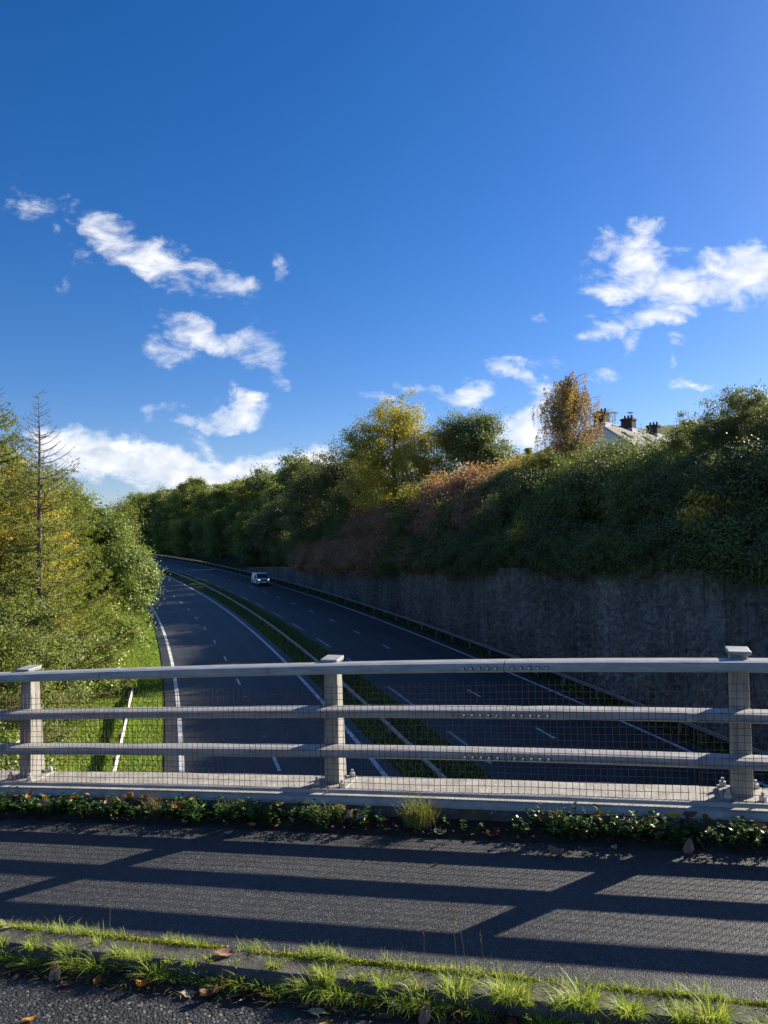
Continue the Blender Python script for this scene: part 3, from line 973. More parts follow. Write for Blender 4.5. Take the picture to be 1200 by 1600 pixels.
# ------------------------------------------------------------------ crash barriers
def barrier(off, s0, s1, label, face, beam_m, step=3.2, ramp=False, zbase=0.0, h=0.62, deep=.62):
    root = empty('crash_barrier', tuple(way((s0 + s1) / 2, off)))
    tag(root, label, 'crash barrier')
    L = Vector(root.location)
    prof = [(0, 0), (.045, .05), (.045, .11), (0, .155), (.045, .20), (.045, .26), (0, .31), (-.012, .31), (.033, .26), (.033, .20), (-.012, .155), (.033, .11), (.033, .05), (-.012, 0)]
    prof = [(a, .31 + (z - .31) * deep) for a, z in prof]
    path = []
    for s in np.arange(s0, s1 + .1, 2.0):
        p = way(s, off, zbase + h - .31)
        if ramp:
            d = min(s - s0, s1 - s)
            p[2] -= max(0, (6 - (s1 - s)) / 6) * .5
        a = heading(s)
        path.append(((p[0] - L.x, p[1] - L.y, p[2] - L.z), (face * math.cos(a), -face * math.sin(a), 0)))
    MB().prism(prof, path).obj('beam', beam_m, root)
    pm = MB().box(-.05, .05, -.04, .04, -.35, h - .02).mesh('post', 'barrier_post_steel')
    for s in np.arange(s0 + .8, s1, step):
        p = way(s, off - face * .10, zbase)
        dz = -max(0, (6 - (s1 - s)) / 6) * .5 if ramp else 0
        obj('post', pm, root, loc=(p[0] - L.x, p[1] - L.y, p[2] - L.z + dz), rz=-heading(s))


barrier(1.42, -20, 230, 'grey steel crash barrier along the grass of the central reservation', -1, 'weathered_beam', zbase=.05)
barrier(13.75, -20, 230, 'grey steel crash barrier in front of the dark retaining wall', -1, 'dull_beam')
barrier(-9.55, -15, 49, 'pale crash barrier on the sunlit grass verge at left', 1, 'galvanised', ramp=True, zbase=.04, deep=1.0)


# ------------------------------------------------------------------ van
def build_van():
    s = 114.6
    p = way(s, 10.25)
    a = heading(s)
    root = empty('van', tuple(p), math.pi - a)     # local +Y is the van's front, driving towards the bridge
    tag(root, 'white van with lit headlights driving towards the bridge', 'van')
    W = .93
    # side outline (y forward, z up) of the body shell
    low = [(-2.2, .32), (-2.22, .75), (-2.20, 1.0), (1.05, 1.0), (1.35, 1.02), (2.02, .93), (2.16, .80), (2.20, .52), (2.14, .30)]
    mb = MB(); n = len(low)
    def sect(prof, wfun):
        vs = []
        for sg in (-1, 1):
            vs += [(sg * wfun(y, z), y, z) for (y, z) in prof]
        return vs
    vs = sect(low, lambda y, z: W * (1 - .10 * max(0, (y - 1.5) / .7) ** 2))
    fs = [tuple(range(n - 1, -1, -1)), tuple(range(n, 2 * n))] + [(k, (k + 1) % n, n + (k + 1) % n, n + k) for k in range(n)]
    mb.add(vs, fs)
    hi = [(-2.19, 1.0), (-2.10, 1.70), (-1.95, 1.84), (.35, 1.84), (.62, 1.76), (1.32, 1.01)]
    n = len(hi)
    vs = sect(hi, lambda y, z: W - .13 * max(0, (z - 1.0) / .84) ** 1.6 - .004)
    mb.add(vs, [tuple(range(n - 1, -1, -1)), tuple(range(n, 2 * n))] + [(k, (k + 1) % n, n + (k + 1) % n, n + k) for k in range(n)])
    mb.obj('body', 'van_paint', root, bevel=.04)
    # windscreen, side windows, grille, bumper, lamps
    MB().add([(-.74, .70, 1.70), (.74, .70, 1.70), (.83, 1.28, 1.08), (-.83, 1.28, 1.08), (-.74, .66, 1.66), (.74, .66, 1.66), (.83, 1.24, 1.04), (-.83, 1.24, 1.04)],
             [(0, 1, 2, 3), (7, 6, 5, 4), (0, 4, 5, 1), (1, 5, 6, 2), (2, 6, 7, 3), (3, 7, 4, 0)]).obj('windscreen', 'dark_glass', root)
    for sg in (-1, 1):
        q = [(.0, 1.08), (.0, 1.62), (.52, 1.62), (.98, 1.08)]
        vs = [(sg * (W - .13 * max(0, (z - 1.0) / .84) ** 1.6 + e), y, z) for e in (.012, -.03) for (y, z) in q]
        MB().add(vs, [(0, 1, 2, 3), (7, 6, 5, 4), (0, 4, 5, 1), (1, 5, 6, 2), (2, 6, 7, 3), (3, 7, 4, 0)]).obj('side_window', 'dark_glass', root)
        hl = MB().add([(sg * .58, 2.10, .76), (sg * .86, 1.98, .80), (sg * .84, 1.90, .98), (sg * .60, 2.02, .92), (sg * .58, 1.9, .76), (sg * .86, 1.8, .80), (sg * .84, 1.8, .98), (sg * .60, 1.85, .92)],
                      [(0, 1, 2, 3), (7, 6, 5, 4), (0, 4, 5, 1), (1, 5, 6, 2), (2, 6, 7, 3), (3, 7, 4, 0)])
        for i_, vv in enumerate(hl.v):
            hl.v[i_] = (vv[0], vv[1] + .075, vv[2])
        hl.obj('headlight', 'headlight_glass', root)
        MB().box(sg * .96 - .09, sg * .96 + .09, .92, 1.05, 1.08, 1.26).obj('wing_mirror', 'van_black', root, bevel=.02)
        MB().add([(sg * (W + .006), -.15, .45), (sg * (W + .006), -.13, .45), (sg * (W + .006), -.13, 1.0), (sg * (W + .006), -.15, 1.0)], [(0, 1, 2, 3)]).obj('door_seam', 'van_black', root)
        for y in (-1.45, 1.42):
            wl = MB(); wl.tube([(sg * .94, y, .32), (sg * .72, y, .32)], .32, 18)
            wh = wl.obj('wheel', 'van_tyre', root)
            rm = MB(); rm.tube([(sg * .952, y, .32), (sg * .90, y, .32)], .20, 14)
            rm.obj('rim', 'van_rim', wh)
    MB().add([(-.56, 2.135, .70), (.56, 2.135, .70), (.60, 2.09, .90), (-.60, 2.09, .90), (-.56, 2.0, .70), (.56, 2.0, .70), (.6, 1.95, .90), (-.6, 1.95, .90)],
             [(0, 1, 2, 3), (7, 6, 5, 4), (0, 4, 5, 1), (1, 5, 6, 2), (2, 6, 7, 3), (3, 7, 4, 0)]).obj('grille', 'van_black', root, loc=(0, .06, 0))
    MB().box(-.72, .72, 2.12, 2.235, .30, .52).obj('bumper', 'van_black', root, bevel=.03)
    MB().box(-.26, .26, 2.24, 2.25, .42, .53).obj('number_plate', 'number_plate', root)


build_van()


# ------------------------------------------------------------------ houses on the hillside
def house(origin, ridge_dir, length, gable_w, pitch_h, ridge_z, eave_drop, base_z, wall_m, roof_m, label, chimneys, aerials=(), name='terraced_house', extra=True):
    rz = math.atan2(ridge_dir[1], ridge_dir[0])       # local +X along the ridge, gable end at X=0
    root = empty(name, (origin[0], origin[1], base_z), rz)
    tag(root, label, 'house')
    hw = gable_w / 2; rh = ridge_z - base_z; eh = rh - pitch_h
    w = MB()
    prof = [(-hw, 0), (hw, 0), (hw, eh), (0, rh - .12), (-hw, eh)]
    w.add([(x, y, z) for x in (0, length) for (y, z) in prof], [(4, 3, 2, 1, 0), (5, 6, 7, 8, 9)] + [(k, (k + 1) % 5, 5 + (k + 1) % 5, 5 + k) for k in range(5)])
    w.obj('wall', wall_m, root)
    roof = None
    for sg in (-1, 1):
        ov = .28
        d = math.hypot(hw, pitch_h)
        ny, nz = sg * pitch_h / d, hw / d
        e = (sg * (hw + ov), eh - ov * pitch_h / hw)
        a, b = (0, rh), e
        th = .12
        vs = [(x, y, z) for x in (-.16, length + .16) for (y, z) in ((a[0], a[1]), (b[0], b[1]), (b[0] + ny * th, b[1] + nz * th), (a[0], a[1] + th * 1.15))]
        r = MB().add(vs, [(0, 1, 2, 3), (7, 6, 5, 4)] + [(k, (k + 1) % 4, 4 + (k + 1) % 4, 4 + k) for k in range(4)]).obj('roof', roof_m, root)
        if sg == -1: roof = r
        for x in np.arange(2.0, length - 1, 4.5) if extra else ():     # roof lights
            q = [(t * e[0], rh + th * 1.3 + t * (e[1] - rh)) for t in (.30, .52)]
            vs = [(xx, yy, zz + dz) for xx in (x, x + .8) for (yy, zz) in q for dz in (0, .07)]
            MB().add(vs, [(0, 1, 3, 2), (4, 6, 7, 5), (0, 4, 5, 1), (2, 3, 7, 6), (1, 5, 7, 3), (0, 2, 6, 4)]).obj('skylight', 'window_glass', r)
    MB().tube([(-.16, 0, rh + .14), (length + .16, 0, rh + .14)], .11, 6).obj('ridge_tiles', roof_m, root)
    for sg in (-1, 1):
        MB().add([(-.19, 0, rh + .02), (-.19, sg * (hw + .28), eh - .28 * pitch_h / hw + .0), (-.19, sg * (hw + .28), eh - .28 * pitch_h / hw + .15), (-.19, 0, rh + .17),
                  (-.17, 0, rh + .02), (-.17, sg * (hw + .28), eh - .28 * pitch_h / hw), (-.17, sg * (hw + .28), eh - .28 * pitch_h / hw + .15), (-.17, 0, rh + .17)],
                 [(0, 1, 2, 3), (7, 6, 5, 4), (0, 4, 5, 1), (1, 5, 6, 2), (2, 6, 7, 3), (3, 7, 4, 0)]).obj('barge_board', 'window_frame_paint', root)
    for (x, wx, wy, hgt, pots) in chimneys:
        c = MB().box(x - wx / 2, x + wx / 2, -wy / 2, wy / 2, rh - .7, rh + hgt).obj('chimney', 'chimney_brick', root)
        MB().box(x - wx / 2 - .07, x + wx / 2 + .07, -wy / 2 - .07, wy / 2 + .07, rh + hgt - .22, rh + hgt - .06).obj('corbel', 'chimney_brick', c)
        MB().box(x - wx / 2 - .05, x + wx / 2 + .05, -wy / 2 - .05, wy / 2 + .05, rh - .35, rh + .12).obj('flashing', 'lead_flashing', c)
        for k in range(pots):
            y = (k - (pots - 1) / 2) * .36
            MB().tube([(x, y, rh + hgt), (x, y, rh + hgt + .34)], [.12, .09], 8).obj('chimney_pot', 'chimney_clay', c)
    for (x, hgt, el) in aerials:
        mb = MB(); mb.tube([(x, .5, rh - .2), (x, .5, rh + hgt)], .022, 5)
        mb.tube([(x - .5, .5, rh + hgt - .1), (x + .5, .5, rh + hgt - .1)], .016, 4)
        for k in range(el):
            xx = x - .4 + .8 * k / max(el - 1, 1)
            mb.tube([(xx, .22, rh + hgt - .1), (xx, .78, rh + hgt - .1)], .012, 4)
        mb.obj('aerial', 'barrier_post_steel', root)
    if extra:
        for (y, z) in ((-1.3, eh - 1.0), (1.5, eh - 1.1)):
            fr = MB().box(-.05, .02, y - .5, y + .5, z - .65, z + .65).obj('window', 'window_frame_paint', root)
            MB().box(-.06, -.045, y - .42, y - .03, z - .57, z + .57).obj('pane', 'window_glass', fr)
            MB().box(-.06, -.045, y + .03, y + .42, z - .57, z + .57).obj('pane', 'window_glass', fr)
        MB().tube([(-.08, hw - 1.0, eh + .55), (-.08, hw - .2, eh + .5), (-.08, hw - .2, 0)], .05, 6).obj('drainpipe', 'window_frame_paint', root)
    return root


house((-0.5, 72.3), (.44, .90), 30, 8.2, 2.9, 12.15, .3, 4.2, 'render_white', 'roof_slate', 'white rendered end terrace house with brown roof behind the shrubs',
      [(.75, 1.0, 1.15, 1.15, 3), (6.6, 1.0, 1.15, 1.15, 3), (12.8, 1.0, 1.15, 1.1, 3)], [(4.6, 1.7, 5), (8.2, 2.1, 6)])
house((10.2, 97.0), (.55, .83), 14, 6.5, 2.3, 15.3, .3, 6.0, 'house_brick', 'roof_slate', 'red brick house with only its gable top showing above the bushes', [(11, .9, .9, 1.0, 2)], extra=False, name='brick_house')


# ------------------------------------------------------------------ trees on the left bank
def ground_left(s, off): return float(left_z(s, off))
def ground_right(s, off): return float(bank_z(s, off))


def stand(name, s, off, side, label, cat, group=None, spin=0.0, sink=0.0):
    p = way(s, off)
    z = ground_left(s, off) if side < 0 else ground_right(s, off)
    r = empty(name, (p[0], p[1], z - sink), -heading(s) + spin)     # local +X is away to the right of the road, +Y along it
    return tag(r, label, cat, group)


def broadleaf(name, s, off, side, label, lobes, m, leaf, n_clump, n_leaf, clump_r, seed, trunk=(6, .2), cat='tree', bark='bark', group=None, crown='crown', zmin=-.3, **kw):
    r = stand(name, s, off, side, label, cat, group)
    obj(crown, crown_mesh(crown, seed, lobes, n_clump, n_leaf, clump_r, leaf, m, zmin=zmin, **kw), r)
    tg = [(l[0] * .8, l[1] * .8, l[2]) for l in lobes[:7]]
    obj('trunk' if cat == 'tree' else 'stem', wood_mesh('trunk', seed, trunk[0], trunk[1], tg, bark), r)
    return r


def larch(s, off, h, label, seed, bare, dens, m='leaf_larch', name='larch_tree', reach=.34, lmax=4.6):
    r = stand(name, s, off, -1, label, 'tree')
    g = np.random.default_rng(seed)
    mb = MB()
    mb.tube([(0, 0, -.6), (.05, 0, h * .3), (0, .05, h * .6), (.03, 0, h * .85), (0, 0, h)], [.20, .16, .11, .05, .012], 7)
    P = []; A = []; T = []
    z = 1.2
    while z < h - .25:
        nb = g.integers(4, 7)
        L = min((h - z) * reach + .25, lmax)
        ph = g.random() * 6.3
        for k in range(nb):
            a = ph + 2 * np.pi * k / nb + g.normal(0, .25)
            l = L * g.uniform(.7, 1.12)
            zz = z + g.normal(0, .12)
            rise = .42 if z > h * .6 else .08
            pts = []
            for t in np.linspace(0, 1, 6):
                rr = l * t
                pts.append((rr * math.cos(a), rr * math.sin(a), zz + l * (rise * t - .30 * t * (1 - t) * 1.2 + .16 * t ** 3)))
            mb.tube(pts, [.035 * (l / 3) ** .6 * (1 - .85 * t) + .004 for t in np.linspace(0, 1, 6)], 4, cap=False)
            pts = np.array(pts)
            leafy = np.clip((h - bare - z) / 1.5, 0.02, 1)
            # side twigs
            ntw = int(l * 5)
            for q in range(ntw):
                t = g.uniform(.18, .99); b = pts[int(t * 5)] + (pts[min(int(t * 5) + 1, 5)] - pts[int(t * 5)]) * (t * 5 - int(t * 5))
                sg = 1 if q % 2 else -1
                dr = np.array([math.cos(a + sg * .9), math.sin(a + sg * .9), g.uniform(-.35, .25)])
                tl = l * .26 * (1.15 - t) * g.uniform(.6, 1.3) + .12
                e = b + dr * tl
                mb.tube([b, (b + e) / 2 + np.array([0, 0, -.02]), e + np.array([0, 0, .03])], [.009, .007, .003], 3, cap=False)
                n = int(dens * tl * 16 * leafy) + (1 if g.random() < leafy else 0)
                tt = g.random(n)
                P.append(b + (e - b) * tt[:, None] + g.normal(0, .05, (n, 3)) - np.array([0, 0, .05]) * tt[:, None])
                A.append(dr * .5 + g.normal(0, .7, (n, 3))); T.append(np.clip(g.normal(.5, .2, n) + .08 * g.normal(), 0, 1))
        z += g.uniform(.32, .55) * (1.0 if z < h * .6 else .8)
    P = np.concatenate(P); A = np.concatenate(A); T = np.concatenate(T)
    N = g.normal(size=P.shape) + np.array([0, 0, .6])
    V, Q = leaves(P, A, N, g.uniform(.09, .19, len(P)), g.uniform(.03, .065, len(P)))
    obj('crown', quad_mesh('crown', V, Q, m, T), r)
    obj('trunk', mb.mesh('trunk', 'twig', smooth=True), r)
    return r


def build_left():
    larch(43.0, -13.6, 15.6, 'tall larch with a bare pointed top above the left trees', 11, 3.4, 2.0)
    larch(47.0, -16.2, 15.6, 'dense green larch at the left edge beside the bare topped larch', 12, .4, 4.2, reach=.40)
    larch(53.0, -14.0, 13.0, 'olive larch with drooping sprays right of the bare topped larch', 13, .5, 4.2, 'leaf_larch', reach=.42, lmax=4.2)
    larch(60.0, -13.5, 12.6, 'feathery yellow green larch standing behind the olive one', 14, .5, 4.0, 'leaf_larch', reach=.40)
    broadleaf('turning_tree', 50, -15.7, -1, 'tree with yellow and orange leaves behind the bare topped larch', [(0, 0, 9.0, 2.6, 3.0, 3.2), (.6, -1, 6.5, 2.6, 3, 2.6), (-.6, 1, 11.2, 1.6, 2.0, 1.8)], 'leaf_turning', .13, 260, 190, .75, 21, (11, .18))
    broadleaf('alder_tree', 61.5, -11.7, -1, 'broad olive green tree leaning over the carriageway edge', [(.2, 0, 6.8, 2.7, 3.0, 2.4), (2.0, 0, 5.8, 2.0, 2.6, 1.9), (1.5, -.6, 4.0, 2.1, 2.4, 1.5), (-1.5, 1, 5.5, 2.5, 2.5, 2.6), (.4, 1, 8.6, 1.6, 1.7, 1.4)], 'leaf_broad', .15, 420, 190, .6, 22, (7, .22))
    broadleaf('ash_tree', 66, -13.4, -1, 'rounded green tree between the larches and the leaning tree', [(0, 0, 8.0, 2.8, 2.8, 3.0), (1.4, -.8, 6.0, 2.6, 2.6, 2.4), (-.6, 0, 10.3, 1.9, 1.9, 2.0)], 'leaf_broad', .16, 300, 190, .7, 23, (8, .2))
    broadleaf('sallow_bush', 56.0, -12.1, -1, 'pale green leafy bush low beside the verge under the leaning tree', [(0, 0, 2.4, 2.2, 2.4, 1.7), (1.6, -.5, 1.9, 1.8, 1.8, 1.3), (.8, -1.8, 1.2, 1.4, 1.4, 1.1)], 'leaf_broad', .14, 190, 140, .55, 24, (3, .1), cat='shrub', crown='foliage', tone_mu=.65)
    broadleaf('sallow_bush', 48.0, -12.6, -1, 'light green glossy bush at the verge behind the parapet rail', [(0, 0, 2.3, 1.8, 2.0, 1.7), (.8, -1.2, 1.2, 1.3, 1.6, 1.1), (-1, .5, 3.0, 1.6, 1.6, 1.6)], 'leaf_broad', .12, 200, 150, .5, 25, (3, .1), cat='shrub', crown='foliage', tone_mu=.6)
    broadleaf('hazel_bush', 41.5, -13.7, -1, 'large green bush in front of the bare topped larch', [(0, 0, 3.2, 2.1, 2.3, 2.6), (.9, -.8, 1.7, 1.4, 1.6, 1.5), (-1, .5, 4.8, 1.8, 1.8, 1.6)], 'leaf_green', .12, 230, 150, .5, 26, (4, .1), cat='shrub', crown='foliage', tone_mu=.65)
    broadleaf('hazel_bush', 34.5, -13.3, -1, 'dense bush at the left edge above the parapet rail', [(0, 0, 2.8, 2.0, 2.3, 2.4), (.9, -.8, 1.5, 1.2, 1.5, 1.3), (-1, .8, 4.6, 1.8, 1.8, 1.8)], 'leaf_olive', .10, 240, 160, .45, 27, (4, .1), cat='shrub', crown='foliage')
    broadleaf('privet_bush', 31.0, -12.4, -1, 'low glossy leaved bush seen through the wire mesh at far left', [(0, 0, 1.0, 1.3, 1.6, 1.0), (-1.2, 0, 1.8, 1.4, 1.6, 1.4)], 'leaf_broad', .10, 130, 150, .42, 28, (1.5, .06), cat='shrub', crown='foliage')
    broadleaf('privet_bush', 36.5, -12.7, -1, 'small bush on the verge left of the pale crash barrier', [(0, 0, .8, 1.0, 1.5, .9), (-.7, .5, 1.4, 1.0, 1.2, 1.0)], 'leaf_green', .09, 110, 140, .38, 29, (1.5, .06), cat='shrub', crown='foliage', tone_mu=.65)
    broadleaf('maple_tree', 46.0, -15.4, -1, 'yellow green tree filling the left edge below the larch', [(0, 0, 6.0, 2.6, 2.8, 3.6), (.8, 0, 3.2, 2.2, 2.6, 2.2)], 'leaf_turning', .12, 260, 190, .65, 30, (8, .18), tone_mu=.42)
    broadleaf('thin_tree', 80.0, -10.4, -1, 'thin topped brownish tree showing behind the leaning tree', [(0, 0, 9.6, 2.2, 2.2, 2.6), (-1.6, -1, 7.5, 2.4, 2.4, 2.6)], 'leaf_olive', .15, 120, 60, .9, 31, (11, .16))
    far = [(74, -15.5, 33, 'green tree standing behind the leaning tree on the left bank'), (97, -13.5, 34, 'far green tree at the bend, mostly hidden by the left trees'), (122, -14, 35, 'farthest tree of the left bank beyond the bend')]
    for s, off, sd_, lb in far:
        broadleaf('alder_tree', s, off, -1, lb, [(0, 0, 7.5, 3.2, 3.4, 3.4), (1.2, -1, 5, 2.8, 3, 2.6), (0, 0, 3, 3, 3, 2.4)], 'leaf_green', .26, 160, 60, .9, sd_, (9, .22))


build_left()


# ------------------------------------------------------------------ right bank: shrubs above the wall
def shrub_proto(kind, seed, m, leaf, lobes, n_clump, n_leaf, clump_r, **kw):
    return (crown_mesh('foliage', seed, lobes, n_clump, n_leaf, clump_r, leaf, m, **kw), wood_mesh('stem', seed, lobes[0][2] + .4, .06, [(l[0] * .8, l[1] * .8, l[2]) for l in lobes[:4]], 'twig', n=5))


LOW = [(0, 0, 1.0, 1.9, 1.9, 1.25), (-1.2, .2, .35, 1.2, 1.8, 1.0), (.8, -.6, 1.5, 1.4, 1.4, 1.0)]
MIDL = [(0, 0, 1.5, 2.1, 2.1, 1.7), (-.9, .8, .9, 1.6, 1.6, 1.2), (.7, -.9, 2.3, 1.3, 1.3, 1.1)]
TALL = [(0, 0, 2.2, 2.0, 2.2, 2.2), (-.8, .9, 3.6, 1.4, 1.5, 1.7), (.8, -.9, 4.2, 1.3, 1.4, 1.8), (-.9, -.9, 1.4, 1.6, 1.7, 1.5), (.2, .4, 5.3, .8, .8, 1.1)]


def build_shrubs():
    pr = {}
    pr['green'] = [shrub_proto('g', 60 + i, 'leaf_dark' if i else 'leaf_green', .12, LOW, 210, 75, .48, tone_mu=.5 if i else .3) for i in range(3)]
    pr['mixed'] = [shrub_proto('m', 64 + i, 'leaf_mixed', .13, LOW, 210, 75, .48) for i in range(2)]
    pr['red'] = [shrub_proto('r', 67 + i, 'leaf_red', .14, LOW, 200, 65, .5) for i in range(2)]
    pr['midgreen'] = [shrub_proto('mg', 70 + i, ('leaf_dark', 'leaf_green', 'leaf_green')[i], .12, MIDL, 240, 75, .5, tone_mu=.45) for i in range(3)]
    pr['midred'] = [shrub_proto('mr', 74, 'leaf_red', .14, MIDL, 230, 70, .55)]
    pr['willow'] = [shrub_proto('w', 76, 'leaf_willow', .12, MIDL, 250, 80, .6, tone_mu=.35)]
    pr['tall'] = [shrub_proto('t', 78 + i, ('leaf_green', 'leaf_dark')[i], .13, TALL, 300, 80, .46, droop=-.2, tone_mu=.5) for i in range(2)]
    pr['yellow'] = [shrub_proto('y', 81, 'leaf_yellow', .15, [(0, 0, 1.2, .9, 1.0, .7), (-.5, .3, .8, .6, .7, .5)], 70, 45, .35)]
    rnd = random.Random(17)
    recs = []
    def put(kind, s, off, sc, name, label, group=None, sink=.2, zs=1.0):
        f, w = rnd.choice(pr[kind])
        r = stand(name, s, off, 1, label, 'shrub', group, spin=rnd.uniform(-.45, .45), sink=sink)
        r.scale = (sc * rnd.uniform(.9, 1.1), sc * rnd.uniform(.9, 1.12), sc * zs * rnd.uniform(.88, 1.12))
        obj('foliage', f, r); obj('stem', w, r)
        if group: recs.append((r, kind, s, off))
        return r
    GRN = 'dark green shrub hanging over the top of the retaining wall in shade'
    for k, s in enumerate(np.arange(25, 144, 2.15)):          # along the wall's edge
        s = s + rnd.uniform(-.5, .5)
        if s < 60:
            put('green', s, 16.6 + rnd.uniform(-.3, .4), rnd.uniform(.95, 1.2), 'wall_shrub', GRN, 'green shrubs along the wall top', sink=.5)
        elif s < 78:
            put('mixed', s, 16.5 + rnd.uniform(-.3, .4), rnd.uniform(1.0, 1.25), 'wall_shrub', 'dark bronze shrub hanging over the middle of the retaining wall', 'bronze shrubs along the wall top', sink=.5)
        elif s < 112:
            put('red', s, 16.6 + rnd.uniform(-.3, .5), rnd.uniform(1.15, 1.5), 'red_shrub', 'reddish shrub hanging over the far end of the retaining wall', 'red shrubs at the wall end', sink=.4)
        else:
            put('midgreen', s, 16.8 + rnd.uniform(-.3, .8), rnd.uniform(1.0, 1.4), 'dark_shrub', 'dark shrub on the bank beyond the retaining wall', 'dark shrubs beyond the wall')
    for off, st in ((19.0, 2.5), (21.6, 2.9), (24.6, 3.2), (28.5, 4.0)):
        for s in np.arange(25, 116, st):
            s = s + rnd.uniform(-.6, .6); o = off + rnd.uniform(-.6, .6)
            if s < 46:
                if off > 20: continue
                put(rnd.choice(['midgreen', 'green', 'midgreen']), s, o, rnd.uniform(1.0, 1.3), 'bank_shrub', 'dark green shrub on the shaded slope below the tall bushes', 'shaded shrubs on the near slope')
            elif s < 62:
                if off > 27 : continue
                put(rnd.choice(['midgreen', 'mixed', 'midgreen']), s, o, rnd.choice([.7, .85, 1.0, 1.2]) * (.62 if off > 23 else 1), 'bank_shrub', 'green shrub on the slope below the birch', 'shrubs on the slope below the birch')
            elif s < 90:
                if off > 27 and s < 72: continue
                kd = rnd.choice(['midred', 'mixed', 'midred', 'midred']) if off < 23 else rnd.choice(['midred', 'willow', 'midgreen'])
                put(kd, s, o, rnd.choice([.75, .9, 1.05, 1.2, 1.5]) * rnd.uniform(.95, 1.1), 'bank_shrub', 'shrub with reddish and olive leaves on the slope below the yellow tree', 'reddish shrubs on the middle slope')
            else:
                put('midgreen', s, o, rnd.uniform(1.1, 1.5), 'dark_shrub', 'dark shrub under the dark trees on the far slope', 'dark shrubs on the far slope')
    put('willow', 79, 22.2, 2.5, 'willow_bush', 'rounded olive willow bush below the yellow tree', zs=.62)
    put('willow', 74, 24.5, 1.2, 'willow_bush', 'small yellow green bush between the willow bush and the green tree')
    put('yellow', 49.0, 16.2, 1.15, 'yellow_bush', 'small bright yellow bush on the dark hedge above the wall', sink=-1.0)
    put('yellow', 32.3, 16.4, 1.25, 'yellow_bush', 'yellow leaved bush on the hedge at the right edge', sink=-.6)
    tl = [(28, 21.0, .60, 'bushy hawthorn just beyond the right edge'), (31, 21.5, .66, 'bushy hawthorn cut by the right edge'), (34.2, 22.0, .66, 'tall bushy hawthorn at the right edge'), (37.2, 22.0, .75, 'tallest hawthorn near the right edge with twiggy top'), (40.2, 21.5, .64, 'tall green bush with upright twigs left of the tallest hawthorn'),
          (43.0, 21.3, .61, 'green bush in front of the red brick house'), (46.0, 21.0, .49, 'green bush in front of the terrace roof'), (49.0, 21.0, .36, 'low green bush in front of the white gable'), (24, 21, .52, 'dark bush on the bank beyond the right edge'), (20, 21, .46, 'dark bush on the bank near the bridge'),
          (39.0, 24.5, .70, 'green bush standing behind the tallest hawthorn'), (43.5, 24.5, .52, 'leafy bush behind the one in front of the brick house'), (35.5, 25, .66, 'green bush behind the hawthorn at the right edge'), (47.5, 24.0, .32, 'bush right in front of the terrace eaves')]
    for s, off, sc, lb in tl:
        put('tall', s, off, sc, 'hawthorn_bush', lb)
    put('midgreen', 51.5, 21.8, 1.2, 'holly_bush', 'silvery green bush below the birch')
    # one label each: colour, row on the slope, the landmark above it, and the order where several share these
    marks = [(1205, None), (1150, 'at the right edge'), (1085, 'below the tallest hawthorn'), (1025, 'below the red brick gable'), (960, 'below the terrace chimneys'), (915, 'below the white gable'), (840, 'below the birch'),
             (790, 'between birch and dark green tree'), (690, 'below the dark green tree'), (610, 'below the yellowing tree'), (540, 'below the ivy covered tree'), (445, 'below the dark trees'), (-1e9, 'by the bend')]
    look = {'green': 'dark green shrub', 'mixed': 'bronze green shrub', 'red': 'reddish shrub', 'midgreen': 'dark rounded shrub', 'midred': 'pinkish red shrub', 'willow': 'olive shrub'}
    sets = {}; out_n = 0
    for r, kind, s, off in recs:
        v = r.location - Vector(EYE)
        px = 600 + 1150 * v.dot(rt) / v.dot(fw)
        row = 'hanging over the wall top' if off < 17.8 else 'just above the wall top' if off < 20.3 else 'half way up the slope' if off < 23 else 'high on the slope'
        mk = next(n for b, n in marks if px > b)
        if mk is None:
            out_n = out_n + 1; r['label'] = '%s %s on the bank beyond the right edge' % (('first', 'second', 'third', 'fourth', 'fifth', 'sixth', 'seventh', 'eighth', 'ninth', 'tenth', 'eleventh', 'twelfth')[min(out_n - 1, 11)], look[kind])
        else:
            sets.setdefault((look[kind], row, mk), []).append((px, r))
    order = [['%s'], ['left hand %s', 'right hand %s'], ['left hand %s', 'middle %s', 'right hand %s']]
    num = ['leftmost', 'second', 'third', 'fourth', 'fifth', 'sixth', 'seventh', 'eighth']
    for (lk, row, mk), rs in sets.items():
        rs.sort(key=lambda q: q[0])
        for i_, (px, r) in enumerate(rs):
            nm = order[len(rs) - 1][i_] % lk if len(rs) < 4 else '%s %s' % (num[min(i_, 7)], lk)
            r['label'] = '%s %s %s' % (nm, row, mk)


build_shrubs()


